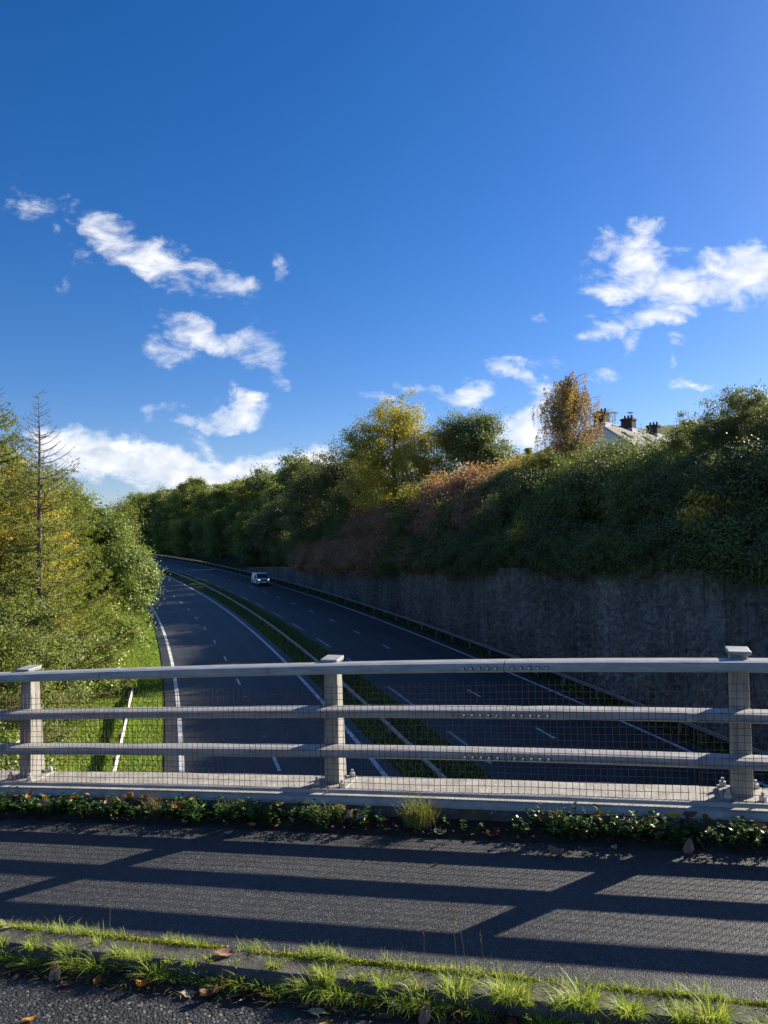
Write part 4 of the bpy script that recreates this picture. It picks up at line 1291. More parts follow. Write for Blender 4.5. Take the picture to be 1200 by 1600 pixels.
# ------------------------------------------------------------------ right bank: single trees
def birch():
    r = stand('birch_tree', 57.0, 24.3, 1, 'tall weeping birch with rust and yellow leaves left of the white house', 'tree')
    g = np.random.default_rng(91)
    h = 10.0
    mb = MB(); tw = MB()
    mb.tube([(0, 0, -.5), (.1, 0, 3), (0, .1, 5.4), (.1, 0, 7.6), (.15, 0, h - .3)], [.15, .11, .065, .035, .010], 7)
    P = []; A = []; T = []
    for k in range(120):
        d = nrm(g.normal(size=3) + np.array([0, 0, .45])); d[2] = max(d[2], -.55)
        e = np.array([.1, 0, 6.2]) + d * np.array([3.3, 3.3, 3.9]) * (1 + .12 * math.sin(d[0] * 7 + d[1] * 4)) * g.uniform(.4, 1.0) ** .5
        reach = float(np.hypot(e[0], e[1])); t = min(max((e[2] - .8 * reach) / h, .2), .93)
        b = np.array([.05, 0, t * h])
        m_ = (b + e) / 2 + np.array([0, 0, .25 * reach])
        mb.tube([b, b * .4 + m_ * .6, m_, m_ * .4 + e * .6, e], [.04, .032, .024, .014, .005], 4, cap=False)
        for q in range(10):
            tt = g.uniform(.04, 1.0)
            st = (b * (1 - tt) ** 2 + 2 * m_ * tt * (1 - tt) + e * tt * tt) + g.normal(0, .12, 3)
            ln = g.uniform(.5, 1.7) * (.6 + .5 * t)
            ph = g.random() * 6.28
            pts = [st + np.array([.16 * u * math.cos(ph) + .10 * math.sin(u * 4 + ph), .16 * u * math.sin(ph), -ln * u]) for u in np.linspace(0, 1, 5)]
            tw.tube(pts, [.006, .005, .004, .003, .002], 3, cap=False)
            n = int(ln * 28)
            u = g.random(n)
            pp = np.stack([np.interp(u, np.linspace(0, 1, 5), [p[c] for p in pts]) for c in range(3)], 1)
            P.append(pp + g.normal(0, .07, (n, 3))); A.append(g.normal(0, .6, (n, 3)) + np.array([0, 0, -.8])); T.append(np.clip(g.normal(.5, .22, n) + .12 * g.normal(), 0, 1))
    P = np.concatenate(P); A = np.concatenate(A); T = np.concatenate(T)
    V, Q = leaves(P, A, g.normal(size=P.shape), g.uniform(.09, .16, len(P)), g.uniform(.06, .10, len(P)))
    obj('crown', quad_mesh('crown', V, Q, 'leaf_birch', T), r)
    obj('trunk', mb.mesh('trunk', 'birch_bark', smooth=True), r)
    obj('twigs', tw.mesh('twigs', 'bark'), r)['kind'] = 'stuff'


birch()
broadleaf('lime_tree', 89.5, 21.5, 1, 'big rounded tree with yellowing crown above the red shrubs', [(0, 0, 9.6, 5.4, 5.2, 4.6), (3.2, -1.5, 8.6, 3.8, 3.6, 4.4), (-3.9, 0, 10.2, 2.9, 3.2, 3.6), (.8, 0, 13.6, 3.6, 3.4, 2.9), (-1.0, 0, 5.0, 5.6, 4.6, 3.2), (5.0, -2.2, 6.0, 2.4, 2.6, 3.0)], 'leaf_willow', .20, 620, 120, .95, 41, (14, .32))
broadleaf('sycamore_tree', 86.0, 30.5, 1, 'full dark green tree between the yellowing tree and the birch', [(0, 0, 7.2, 3.8, 3.8, 3.8), (2.2, -1.0, 5.6, 3.0, 3.0, 3.0), (-2.0, .5, 9.2, 2.5, 2.5, 2.6), (1.4, -.5, 10.2, 2.3, 2.3, 2.0)], 'leaf_green', .20, 430, 120, .85, 42, (9, .26))
broadleaf('ivy_tree', 95.0, 19.0, 1, 'dark ivy covered tree in front of the yellowing tree', [(0, 0, 6.0, 3.0, 3.2, 4.2), (1.2, -1.2, 9.2, 1.8, 1.8, 2.6), (-1, .5, 4, 3.2, 3.2, 3.0)], 'leaf_dark', .20, 300, 100, .85, 43, (10, .22))
DK = [(104, 19.5, 14.2, 'dark tree with twiggy top left of the yellowing tree', 44), (111, 18.5, 15.2, 'dark bushy tree second to the left of the yellowing tree', 45), (119, 19.5, 14.6, 'dark tree above the far end of the wall', 46), (127, 17.5, 11.5, 'dark tree on the bank above the white van', 47), (134, 16.5, 10.5, 'dark tree at the left end of the dark group by the bend', 48)]
for s, off, h, lb, sd_ in DK:
    k = h / 13.0
    broadleaf('oak_tree', s, off, 1, lb, [(0, 0, 6.2 * k, 3.8, 4.0, 4.4 * k), (1.0, -1.0, 9.3 * k, 2.6, 2.8, 3.0 * k), (-1.4, 1, 8.0 * k, 2.6, 2.8, 3.0 * k), (-1.8, 0, 3.2 * k, 3.2, 3.4, 2.8 * k)], 'leaf_dark', .24, 330, 85, .95, sd_, (10 * k, .26), tone_mu=.42, zmin=-1.5)


def build_far_line():
    protos = []
    for i, m in enumerate(('leaf_far', 'leaf_far', 'leaf_green', 'leaf_far')):
        lobes = [(0, 0, 7.2, 4.0, 4.0, 4.2), (1.2, .8, 10.6, 2.6, 2.8, 2.8), (-1.6, -.6, 9.2, 2.8, 2.8, 3.0), (-.6, 0, 3.2, 4.0, 4.0, 3.2)]
        lobes = [(a * (1 if i % 2 else -1), b, c * (1 + .06 * i), d, e, f) for (a, b, c, d, e, f) in lobes]
        protos.append((crown_mesh('crown', 110 + i, lobes, 300, 75, 1.0, .34, m, zmin=-1.5), wood_mesh('trunk', 110 + i, 10, .26, [(l[0], l[1], l[2]) for l in lobes])))
    rnd = random.Random(23)
    NUM = ['first', 'second', 'third', 'fourth', 'fifth', 'sixth', 'seventh', 'eighth', 'ninth', 'tenth', 'eleventh', 'twelfth', 'thirteenth', 'fourteenth', 'fifteenth', 'sixteenth', 'seventeenth', 'eighteenth', 'nineteenth', 'twentieth', 'twenty first', 'twenty second', 'twenty third', 'twenty fourth']
    cnt = {}
    def put(s, off, sc, label, group):
        c, t = protos[rnd.randrange(4)]
        k = cnt.get(group, 0); cnt[group] = k + 1
        label = label % NUM[k]
        r = stand('far_tree', s, off, 1, label, 'tree', group, spin=rnd.uniform(0, 6.28), sink=.5)
        r.scale = (sc * rnd.uniform(.9, 1.15), sc * rnd.uniform(.9, 1.15), sc * rnd.uniform(.9, 1.1))
        obj('crown', c, r); obj('trunk', t, r)
    for s in np.arange(140, 300, 7.5):
        put(s + rnd.uniform(-2, 2), 17.5 + rnd.uniform(-.8, 1.5), rnd.uniform(.66, .86), '%s tree from the dark trees in the front row round the bend', 'front row of trees at the bend')
    for s in np.arange(143, 330, 8.5):
        put(s + rnd.uniform(-2, 2), 25 + rnd.uniform(-1.5, 2.5), rnd.uniform(.95, 1.2), '%s tree from the right in the second row of the wood at the bend', 'wood behind the bend')
    for s in np.arange(150, 350, 12):
        put(s + rnd.uniform(-3, 3), 36 + rnd.uniform(-2, 4), rnd.uniform(1.05, 1.25), '%s tree from the right at the back of the wood at the bend', 'back of the wood at the bend')
    # the wood behind the left trees, seen only from a step to the side
    for k in range(16):
        c, t = protos[rnd.randrange(4)]
        r = stand('far_tree', 30 + 9 * (k // 2) + rnd.uniform(-2, 2), -25 - 9 * (k % 2) + rnd.uniform(-2, 2), -1, '%s tree of the wood hidden behind the left trees' % NUM[k], 'tree', 'wood behind the left trees', sink=.4)
        sc = rnd.uniform(.62, .75); r.scale = (sc, sc, sc)
        obj('crown', c, r); obj('trunk', t, r)
    # trees and hedge lines on the far pasture
    for k in range(9):
        a = k / 8
        x = -62 + 34 * a + rnd.uniform(-2, 2); y = (420 if k % 2 else 375) + 25 * a + rnd.uniform(-6, 6)
        c, t = protos[rnd.randrange(4)]
        r = empty('hedge_tree', (x, y, hill_h(x, y) - .6), rnd.uniform(0, 6)); sc = rnd.uniform(.16, .34); r.scale = (sc * 1.9, sc * 1.9, sc)
        tag(r, '%s small tree from the left in the hedge lines on the far pasture' % NUM[k], 'tree', 'hedge trees on the hill')
        obj('crown', c, r); obj('trunk', t, r)


build_far_line()


# ------------------------------------------------------------------ grass and ground cover
def blade_mesh(name, P, h, w, m, seed, lean=.5, segs=3, sun_lean=None, tone_mu=.5, dirs=None):
    g = np.random.default_rng(seed)
    n = len(P)
    a = g.random(n) * 6.283
    D = np.stack([np.cos(a), np.sin(a), np.zeros(n)], 1)
    if dirs is not None:
        D = nrm(D * .85 + np.asarray(dirs))
    if sun_lean is not None:
        D = nrm(D + np.array(sun_lean))
    S = np.stack([-D[:, 1], D[:, 0], np.zeros(n)], 1)
    tw = g.normal(0, .5, n)[:, None]
    S = nrm(S + D * tw)
    ln = lean * g.uniform(.2, 1.6, n)
    rows = []
    for k in range(segs + 1):
        t = k / segs
        c = P + D * (h * ln * t ** 1.8)[:, None] + np.array([0, 0, 1]) * (h * (t - .35 * np.minimum(ln, 1.3) * t ** 2.4))[:, None]
        ww = w * (1 - t) ** .7 if k < segs else w * .08
        rows.append(c - S * (ww / 2)[:, None]); rows.append(c + S * (ww / 2)[:, None])
    V = np.stack(rows, 1)
    base = np.arange(n)[:, None] * (2 * (segs + 1))
    Q = np.concatenate([np.stack([base[:, 0] + 2 * k, base[:, 0] + 2 * k + 1, base[:, 0] + 2 * k + 3, base[:, 0] + 2 * k + 2], 1) for k in range(segs)])
    tone = np.clip(np.tile(g.normal(tone_mu, .2, n), segs), 0, 1)
    return quad_mesh(name, V.reshape(-1, 3), Q, m, tone)


def deck_pts(xy, dz):
    return np.array([(x, y, deck_z(x) + dz) for x, y in xy])


def build_grass():
    g = np.random.default_rng(31)
    # sunlit verge on the left, and the reservation between the carriageways
    n = 95000
    s = 14 + 90 * g.random(n) ** 1.35; o = -7.95 - 6.2 * g.random(n)
    P = way(s, o); P[:, 2] = left_z(s, o) - .01
    pat = .5 + .5 * np.sin(s * .9 + o * 1.7) * np.sin(o * 2.3 - s * .37)
    h = g.uniform(.08, .20, n) * (.6 + .8 * pat)
    ob = obj('verge_grass', blade_mesh('verge_grass', P, h, np.full(n, .035), 'verge_blade', 32, .7, 2))
    tag(ob, kind='stuff')
    n = 60000
    s = 10 + 130 * g.random(n) ** 1.4; o = .62 + 2.98 * g.random(n)
    P = way(s, o); P[:, 2] = Z0 + GR * s + .03
    ob = obj('reservation_grass', blade_mesh('reservation_grass', P, g.uniform(.08, .26, n), np.full(n, .04), 'coarse_blade', 33, .6, 2)); tag(ob, kind='stuff')
    n = 5000
    s = 14 + 110 * g.random(n) ** 1.3; o = 13.3 + 2.2 * g.random(n)
    P = way(s, o); P[:, 2] = Z0 + GR * s - .06
    ob = obj('wall_foot_grass', blade_mesh('wall_foot_grass', P, g.uniform(.05, .25, n), np.full(n, .04), 'coarse_blade', 34, .6, 2)); tag(ob, kind='stuff')
    # soil strip at the foot of the kerb and moss in its back joint
    xs = np.linspace(-7, 3.5, 260)
    def soil_strip(name, ys, zs, m, rough):
        V = []
        for x in xs:
            for y, z in zip(ys, zs):
                V.append((x, y + g.normal(0, rough), deck_z(x) + z + abs(g.normal(0, rough)) * .6))
        i = np.arange(len(V)).reshape(len(xs), len(ys))
        Q = np.stack([i[:-1, :-1], i[1:, :-1], i[1:, 1:], i[:-1, 1:]], -1).reshape(-1, 4)
        o_ = obj(name, quad_mesh(name, np.array(V), Q, m, smooth=True)); o_['kind'] = 'structure'
    soil_strip('kerb_soil', [2.875, 2.90, 2.93, 2.96, 2.985], [-.083, -.072, -.062, -.054, -.048], 'soil', .007)
    soil_strip('parapet_soil', [4.53, 4.575, 4.62, 4.68, 4.738], [-.012, .004, .020, .034, .042], 'soil', .008)
    # kerb grass: tussocks along the road side of the kerb, thickest towards the right
    def tussocks(cs, zoff):
        P = []; H = []; D = []
        for (cx_, cy_, k, hh, rr) in cs:
            for _ in range(k):
                a = g.random() * 6.283; r_ = rr * math.sqrt(g.random())
                P.append((cx_ + r_ * math.cos(a) * 1.25, cy_ + r_ * math.sin(a) * .75)); H.append(hh * g.uniform(.35, 1.2) * (1 - .35 * r_ / rr)); D.append((math.cos(a), math.sin(a), 0))
        return deck_pts(P, zoff), np.array(H), np.array(D)
    cs = []
    x = -4.3
    while x < 1.9:
        right = x > -1.35
        wv = .5 + .5 * math.sin(x * 4.3 + 1) * math.sin(x * 9.1)
        big = g.random() < (.34 if right else .20)
        cs.append((x, g.uniform(2.95, 3.005), int((190 if big else 95) * (.6 + .8 * wv)), (.120 if big else .078) * g.uniform(.8, 1.2) * (1.05 if right else .95), .045 if big else .03))
        if g.random() < (.8 if right else .45):
            cs.append((x + g.normal(0, .03), g.uniform(2.99, 3.08), int(g.uniform(20, 70)), g.uniform(.035, .075), .022))
        x += g.uniform(.025, .060) * (1 if right else 1.25)
    low = [c for c in cs if c[1] < 2.99]; up_ = [c for c in cs if c[1] >= 2.99]
    for q, (cc, zo) in enumerate(((low, -.065), (up_, -.005))):
        P, H, D = tussocks(cc, zo)
        ob = obj('kerb_grass', blade_mesh('kerb_grass', P, H, g.uniform(.0028, .006, len(P)), 'grass_blade', 35 + 50 * q, .85, 4, (0.08, -.12, 0), dirs=D, tone_mu=.58)); tag(ob, kind='stuff')
    n = 2600                                     # matted dead grass and crumbs at the foot
    P = deck_pts(np.stack([g.uniform(-4.5, 2, n), g.normal(2.93, .035, n)], 1), -.058)
    V, Q = leaves(P, np.stack([g.normal(size=n), g.normal(size=n), g.normal(0, .15, n)], 1), np.stack([g.normal(0, .3, n), g.normal(0, .3, n), np.ones(n)], 1), g.uniform(.01, .06, n), g.uniform(.002, .009, n))
    ob = obj('dead_grass', quad_mesh('dead_grass', V, Q, 'straw', np.clip(g.normal(.1, .2, n), 0, 1))); tag(ob, kind='stuff')
    n = 1800
    P = deck_pts(np.stack([g.uniform(-7, 3, n), g.normal(4.63, .045, n)], 1), .035)
    V, Q = leaves(P, np.stack([g.normal(size=n), g.normal(size=n), g.normal(0, .25, n)], 1), np.stack([g.normal(0, .4, n), g.normal(0, .4, n), np.ones(n)], 1), g.uniform(.01, .05, n), g.uniform(.003, .022, n))
    ob = obj('leaf_litter', quad_mesh('leaf_litter', V, Q, 'dead_leaf_brown')); tag(ob, kind='stuff')
    # smaller tufts in the joint between kerb and footpath
    xy = []; H = []
    for cx_, k in [(-3.35, 150), (-3.2, 170), (-3.02, 170), (-2.85, 150), (-2.7, 110), (-2.55, 130), (-2.38, 90), (-2.02, 150), (-1.93, 80), (-1.62, 70), (-1.30, 210), (-1.22, 160), (-.93, 60), (-.72, 120), (-.60, 110), (-.42, 60), (-.2, 60), (.02, 80), (.22, 80), (.35, 90), (.62, 90)]:
        hh = g.uniform(.035, .075)
        for _ in range(k):
            xy.append((cx_ + g.normal(0, .05), 3.145 + g.normal(0, .012))); H.append(hh * g.uniform(.5, 1.3))
    P = deck_pts(xy, 0.0)
    ob = obj('kerb_joint_grass', blade_mesh('kerb_joint_grass', P, np.array(H), g.uniform(.002, .0045, len(P)), 'grass_blade', 36, .8, 4, (0, -.2, 0), tone_mu=.6)); tag(ob, kind='stuff')
    # moss: crumbs of leaf along the joint
    n = 30000
    x = g.uniform(-5, 2, n); keep = (np.sin(x * 5.1) + np.sin(x * 12.7 + 1) + g.normal(0, .6, n)) > -.55
    x = x[keep]; wid = .5 + .5 * np.sin(x * 7.3) * np.sin(x * 17.)
    y = 3.140 - .012 * wid + g.normal(0, 1, len(x)) * (.008 + .014 * wid)
    P = deck_pts(np.stack([x, y], 1), 0.0); P[:, 2] += .012 * g.random(len(x)) * np.exp(-((y - 3.142) / .012) ** 2)
    V, Q = leaves(P, g.normal(size=P.shape) + np.array([0, 0, .5]), g.normal(size=P.shape) + np.array([0, 0, 1]), g.uniform(.006, .013, len(P)), g.uniform(.004, .009, len(P)))
    ob = obj('moss', quad_mesh('moss', V, Q, 'moss', np.clip(g.normal(.5, .25, len(P)), 0, 1))); tag(ob, kind='stuff')
    # low leafy weeds in the strip below the parapet
    P = []; A = []; N = []
    for _ in range(3000):
        x = g.uniform(-7, 2.8)
        if -1.55 < x < -.60 and g.random() < .93: continue
        if -1.80 < x < -1.60 and g.random() < .5: continue
        pt = math.sin(x * 3.7 + .5) * math.sin(x * 8.3) + .45 * math.sin(x * 19)
        if pt < -.15 and g.random() < .72: continue
        y = np.clip(4.652 + g.normal(0, .038), 4.56, 4.725); hh = g.uniform(.04, .14) * (1.2 if g.random() < .25 else .85)
        st = np.array([x, y, deck_z(x) + .02])
        ln_ = np.array([g.normal(0, .25), g.normal(-.15, .25), 1.0])
        k = g.integers(7, 16)
        t = np.sqrt(g.random(k))
        a = g.random(k) * 6.283
        p = st + ln_ * (hh * t)[:, None]
        dd = np.stack([np.cos(a), np.sin(a), g.uniform(-.1, .6, k)], 1)
        P.append(p); A.append(dd); N.append(np.array([0, 0, 1]) + g.normal(0, .35, (k, 3)))
    P = np.concatenate(P); A = np.concatenate(A); N = np.concatenate(N)
    V, Q = leaves(P, A, N, g.uniform(.014, .038, len(P)), g.uniform(.011, .026, len(P)), .15)
    ob = obj('weeds', quad_mesh('weeds', V, Q, 'weed_leaf', np.clip(g.normal(.5, .22, len(P)), 0, 1))); tag(ob, kind='stuff')
    # single tufts
    def tuft(x, y, dz, n, hh, r_, m, sd_, name, label, lean=.55, second=None):
        q = np.random.default_rng(sd_)
        rt_ = empty(name, (x, y, deck_z(x) + dz)); tag(rt_, label, 'grass tuft')
        for mm, nn, hs, nm in ((m, n, hh, 'blades'),) + ((second,) if second else ()):
            p = np.stack([q.normal(0, r_, nn), q.normal(0, r_ * .7, nn), np.zeros(nn)], 1)
            obj(nm, blade_mesh(nm, p, hs * q.uniform(.35, 1.15, nn), q.uniform(.002, .0042, nn), mm, sd_ + len(nm), lean, 5), rt_)
    tuft(-1.20, 4.66, .03, 330, .215, .045, 'grass_blade', 71, 'grass_tuft', 'tall green and straw grass tuft right of the middle parapet post', .65, ('straw', 330, .20, 'dry_blades'))
    tuft(-3.17, 4.68, .03, 160, .16, .03, 'straw', 72, 'grass_tuft', 'pale grass tuft between the weeds at the left of the parapet', .55, ('grass_blade', 70, .12, 'green_blades'))
    tuft(-1.86, 4.67, .03, 120, .15, .05, 'straw', 73, 'dead_weed', 'withered brown weed at the foot of the middle post', .9)
    tuft(-2.60, 4.68, .03, 30, .17, .03, 'straw', 74, 'dead_weed', 'thin dry weed stalks left of the middle post', .4)
    for k, (x, y, hh, lx, lb) in enumerate([(-.80, 3.13, .20, .00, 'shorter dry grass stalk left of the group at the kerb'), (-.655, 3.13, .27, -.02, 'dry grass stalk second from the left at the kerb'), (-.61, 3.12, .30, -.05, 'tallest dry grass stalk leaning left at the kerb'),
                                           (-.54, 3.13, .19, -.015, 'short dry grass stalk right of the tallest one'), (-2.40, 3.14, .20, 0, 'lone dry grass stalk at the kerb on the left'), (-.42, 3.0, .15, .13, 'pale dry stalk leaning right over the kerb'), (.27, 2.98, .20, -.03, 'pale stalk standing in the grass at the right end of the kerb')]):
        z = deck_z(x)
        mb = MB(); mb.tube([(0, 0, -.06), (lx * .3, 0, hh * .4), (lx, .01, hh)], [.0016, .0013, .0006], 4)
        for q in range(5):
            t = .72 + .06 * q
            mb.tube([(lx * t, 0, hh * t), (lx * t + .004 * (-1) ** q, 0, hh * (t + .05))], [.0016, .0005], 3)
        o_ = mb.obj('dry_stalk', 'straw', loc=(x, y, z)); tag(o_, lb, 'grass stalk', 'dry stalks along the kerb')


build_grass()


# ------------------------------------------------------------------ fallen leaves
def fallen_leaf_mesh(seed, m, ln, wd, curl, cup, twist=.2, stalk=True):
    g = np.random.default_rng(seed)
    nx, ny = 9, 5
    V = []; F = []
    for i in range(nx):
        t = i / (nx - 1)
        w = wd * (math.sin(math.pi * min(max(t, .02), .985) ** .8)) ** .75
        for j in range(ny):
            q = (j / (ny - 1) - .5) * 2
            x = ln * (t - .5); y = w * q / 2 * (1 + .08 * math.sin(t * 40 + j))
            z = curl * ln * (2 * t - 1) ** 2 * .5 + cup * wd * q * q * .5 + twist * q * w * (t - .5) * .6 + .03 * wd * math.sin(t * 19 + q * 3 + seed) + g.normal(0, .008 * wd) - (.05 * wd if j == 2 else 0)
            V.append((x, y, z))
    for i in range(nx - 1):
        for j in range(ny - 1):
            a = i * ny + j
            F.append((a, a + ny, a + ny + 1, a + 1))
    zmin = min(v[2] for v in V)
    V = [(x, y, z - zmin) for x, y, z in V]
    mb = MB(); mb.add(V, F)
    if stalk:
        z0 = V[2][2]
        mb.tube([(-ln * .5, 0, z0), (-ln * .68, ln * .03, z0 * .6 + .002), (-ln * .9, ln * .10, .003)], [.0016, .0013, .0011], 4)
    return mb.mesh('fallen_leaf', m, smooth=True)


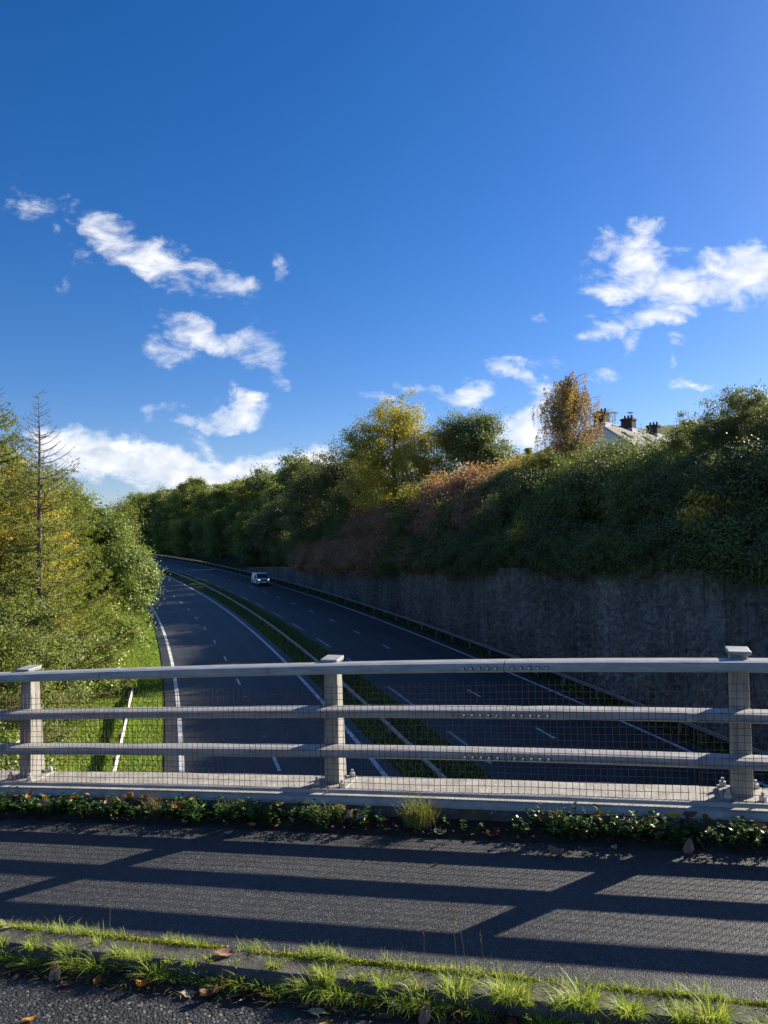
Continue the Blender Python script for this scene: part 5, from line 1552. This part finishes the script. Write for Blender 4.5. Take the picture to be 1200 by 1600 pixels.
def build_leaves():
    K = {}
    for i, (k, m) in enumerate((('brown', 'dead_leaf_brown'), ('pink', 'dead_leaf_pink'), ('pale', 'dead_leaf_pale'), ('orange', 'dead_leaf_orange'), ('yellow', 'dead_leaf_yellow'), ('dark', 'dead_leaf_dark'))):
        K[k] = [fallen_leaf_mesh(200 + i * 7 + j, m, .085, .045 + .006 * (j % 3), (.25, .05, .45)[j], (.30, .15, .75)[j], (.1, .4, -.3)[j]) for j in range(3)]
    rnd = random.Random(4)
    n = [0]
    def put(x, y, dz, col, sc, rz, label, tilt=(0, 0), var=None):
        me = K[col][rnd.randrange(3) if var is None else var]
        if y > 4.53 and dz > .02: dz += .06
        o = obj('fallen_leaf', me, None, (x, y, deck_z(x) + dz + .003), rz, (sc, sc, sc))
        o.rotation_euler = (tilt[0], tilt[1], rz)
        tag(o, label, 'leaf', 'fallen leaves on the bridge')
    RD = -.074
    L = [  # on the road by the kerb
        (-2.52, 2.905, RD + .02, 'pink', 1.05, 1.9, 'pink leaf standing on its stalk at the bottom left of the kerb', (0, -1.0), 1), (-2.42, 2.865, RD, 'brown', .75, .2, 'small brown leaf lying by the pink leaf on the left', (0, 0), 0),
        (-2.22, 2.965, RD + .02, 'brown', .8, 1.2, 'brown leaf tucked in the kerb grass on the left', (.3, .5), 2), (-2.10, 2.935, RD + .01, 'pale', .7, 2.3, 'small pale leaf under the kerb grass', (.3, 0), 0),
        (-1.80, 2.895, RD, 'pale', .95, .3, 'pale cream leaf with stalk on the road tarmac', (.1, .2), 1), (-1.52, 2.935, RD, 'dark', 1.15, .1, 'long dark curled leaf at the foot of the kerb', (0, 0), 2), (-1.64, 2.965, RD + .01, 'brown', .95, .5, 'reddish brown leaf beside the long dark curled leaf', (0, .1), 2),
        (-1.46, 2.995, RD + .02, 'pale', .7, 2.8, 'pale tan leaf leaning on the kerb', (.3, .2), 0), (-1.38, 2.965, RD + .01, 'brown', 1.1, 2.5, 'broad brown leaf under the grass below the kerb', (.2, .2), 1), (-1.33, 2.985, -.06, 'orange', .85, .3, 'orange brown leaf caught against the kerb face', (.5, .2), 0),
        (-1.20, 2.885, RD, 'pale', .85, .2, 'grey white leaf on the road near the bottom', (.05, 0), 1), (-1.13, 2.815, RD, 'orange', .7, .8, 'rusty red leaf on the road at the bottom edge', (0, 0), 0), (-2.40, 2.610, RD, 'orange', .75, 1.3, 'orange leaf on the road at the bottom left corner', (0, .3), 0),
        (-.86, 2.945, RD + .02, 'pale', .95, .4, 'tan leaf lying in the grass below the kerb', (.2, .3), 0), (-.74, 2.905, RD + .03, 'pink', 1.0, 1.3, 'pink leaf upright in the grass at the bottom', (.2, -.8), 0), (-.62, 2.925, RD + .02, 'dark', .8, 2.0, 'dark red leaf in the grass at the bottom', (.3, -.4), 2),
        (-.42, 2.945, RD + .02, 'brown', 1.0, 2.6, 'brown leaf in the shadow of the kerb grass', (.1, .1), 1), (-.20, 3.005, RD + .05, 'yellow', .8, 1.2, 'bright yellow leaf in the grass at the bottom', (.3, -.6), 0), (-1.03, 2.965, RD + .02, 'dark', .9, 1.0, 'dark leaf half hidden by the grass tussock', (.2, .2), 2),
        (-.02, 2.995, RD + .05, 'orange', .8, .5, 'orange leaf standing in the kerb grass at right', (.3, -.7), 0), (.18, 3.035, RD + .05, 'orange', .75, 2.1, 'reddish leaf in the kerb grass at the far right', (.2, -.4), 1),
        # on the kerb and footpath
        (-1.73, 3.08, .012, 'pink', 1.15, .25, 'long pink leaf lying on top of the kerb', (0, 0), 1), (-3.0, 3.12, .014, 'pale', .55, .9, 'small pale leaf on top of the kerb at left', (0, 0), 1), (-.33, 4.38, .0, 'pink', 1.05, .1, 'tan leaf alone on the footpath in a rail shadow', (.1, .1), 2),
        (-.98, 4.16, .0, 'brown', .42, 1.2, 'tiny brown leaf alone in the middle of the footpath', (0, .5), 0), (-2.46, 4.44, .0, 'pale', .75, .9, 'pale leaf on the footpath left of the middle post', (.2, 0), 0), (-.01, 4.52, .0, 'pale', .7, 1.1, 'pale leaf at the footpath edge by the right weeds', (.3, .1), 0),
        (.40, 4.55, .01, 'pink', 1.25, 1.2, 'large tan leaf leaning at the edge of the right weeds', (.1, -.7), 0), (-1.58, 4.60, .03, 'pale', .8, .4, 'cream leaf at the foot of the middle post', (.5, -.5), 1), (-1.66, 4.60, .03, 'pink', .95, .9, 'pink leaf beside the cream leaf at the middle post', (.2, -.6), 0),
        (-1.05, 4.58, .0, 'pale', .9, .1, 'grey leaf in the dark gutter right of the tall tuft', (.1, 0), 2), (-.72, 4.57, .01, 'dark', .9, .2, 'dark leaf in the gutter before the right weeds', (0, 0), 2),
        # in the weed strip
        (-4.08, 4.58, .05, 'pink', 1.15, .2, 'pinkish leaf on the weeds near the left post', (.6, .1), 1), (-4.25, 4.63, .09, 'orange', .9, 1.4, 'orange leaf on the weeds beside the left post', (.5, -.5), 0), (-4.55, 4.6, .07, 'brown', 1.0, .4, 'brown leaf in the weeds at the left edge', (.5, .2), 1),
        (-3.42, 4.62, .09, 'pink', 1.1, .1, 'large pinkish leaf on top of the left weeds', (.6, .1), 1), (-3.52, 4.60, .07, 'pink', .9, 1.3, 'tan leaf beside the large pinkish leaf in the weeds', (.4, -.4), 0), (-3.30, 4.57, .05, 'dark', 1.1, 2.2, 'purple brown leaf hanging below the large pinkish leaf', (.6, .2), 2),
        (-3.24, 4.66, .09, 'orange', .8, .4, 'orange leaf left of the pale grass tuft', (.6, -.2), 0), (-2.93, 4.59, .06, 'orange', 1.2, .2, 'golden orange leaf in the weeds right of the pale tuft', (.6, .1), 1), (-2.86, 4.55, .02, 'pale', .6, 1.2, 'small pale leaf at the lower edge of the left weeds', (.4, .2), 0),
        (-2.42, 4.60, .06, 'orange', .9, .9, 'orange brown leaf in the sparse weeds', (.5, .2), 2), (-2.34, 4.55, .02, 'orange', .7, .1, 'bright orange leaf at the footpath edge', (.4, 0), 0), (-2.18, 4.64, .07, 'yellow', .7, .4, 'dull yellow leaf in the weeds left of the middle post', (.5, 0), 0),
        (-1.74, 4.63, .06, 'yellow', 1.2, -.3, 'yellow brown leaf right of the middle post base', (.6, 0), 1), (.33, 4.64, .10, 'yellow', .95, .1, 'bright yellow leaf on the right weeds', (.5, 0), 1), (.42, 4.65, .10, 'brown', 1.0, .3, 'brown leaf next to the bright yellow one', (.5, -.1), 0),
        (-.10, 4.63, .09, 'orange', .7, 1.0, 'orange leaf at the left part of the right weeds', (.5, -.3), 0), (.06, 4.60, .07, 'brown', 1.0, 2.2, 'brown leaf in the middle of the right weeds', (.5, -.4), 0), (-.42, 4.58, .05, 'brown', .9, 2.6, 'brown leaf at the start of the right weeds', (.4, 0), 2), (.78, 4.60, .07, 'orange', 1.0, .7, 'orange brown leaf in the weeds by the right post', (.5, .2), 1),
        (-4.7, 4.62, .09, 'orange', .8, .7, 'rusty leaf high in the weeds at the left edge', (.5, .3), 0), (-3.75, 4.66, .09, 'orange', .75, 2.0, 'small rusty leaf in the weeds under the wire mesh', (.5, .3), 1), (-3.86, 4.6, .06, 'pale', .7, 1.8, 'small cream leaf deep in the left weeds', (.5, .3), 0)]
    places = ('%s small brown leaf from the left in the litter at the kerb foot', '%s small brown leaf from the left in the weed strip under the parapet')
    nth = ['first', 'second', 'third', 'fourth', 'fifth', 'sixth', 'seventh', 'eighth', 'ninth', 'tenth', 'eleventh', 'twelfth']
    for k in range(12):
        L.append((-2.75 + .255 * k + rnd.uniform(-.07, .07), 2.885 + rnd.uniform(-.02, .05), RD + .012, rnd.choice(['brown', 'brown', 'orange', 'dark']), rnd.uniform(.6, .95), rnd.uniform(0, 6.28), places[0] % nth[k], (rnd.uniform(-.2, .3), rnd.uniform(-.3, .3)), rnd.randrange(3)))
        x_ = -4.6 + .25 * k if k < 8 else -.35 + .28 * (k - 8)
        L.append((x_, 4.625 + rnd.uniform(-.03, .03), .085, rnd.choice(['brown', 'brown', 'pink', 'orange']), rnd.uniform(.65, 1.0), rnd.uniform(0, 6.28), places[1] % nth[k], (rnd.uniform(.3, .7), rnd.uniform(-.3, .3)), rnd.randrange(3)))
    for e in L:
        put(*e[:7], tilt=e[7], var=e[8])


build_leaves()
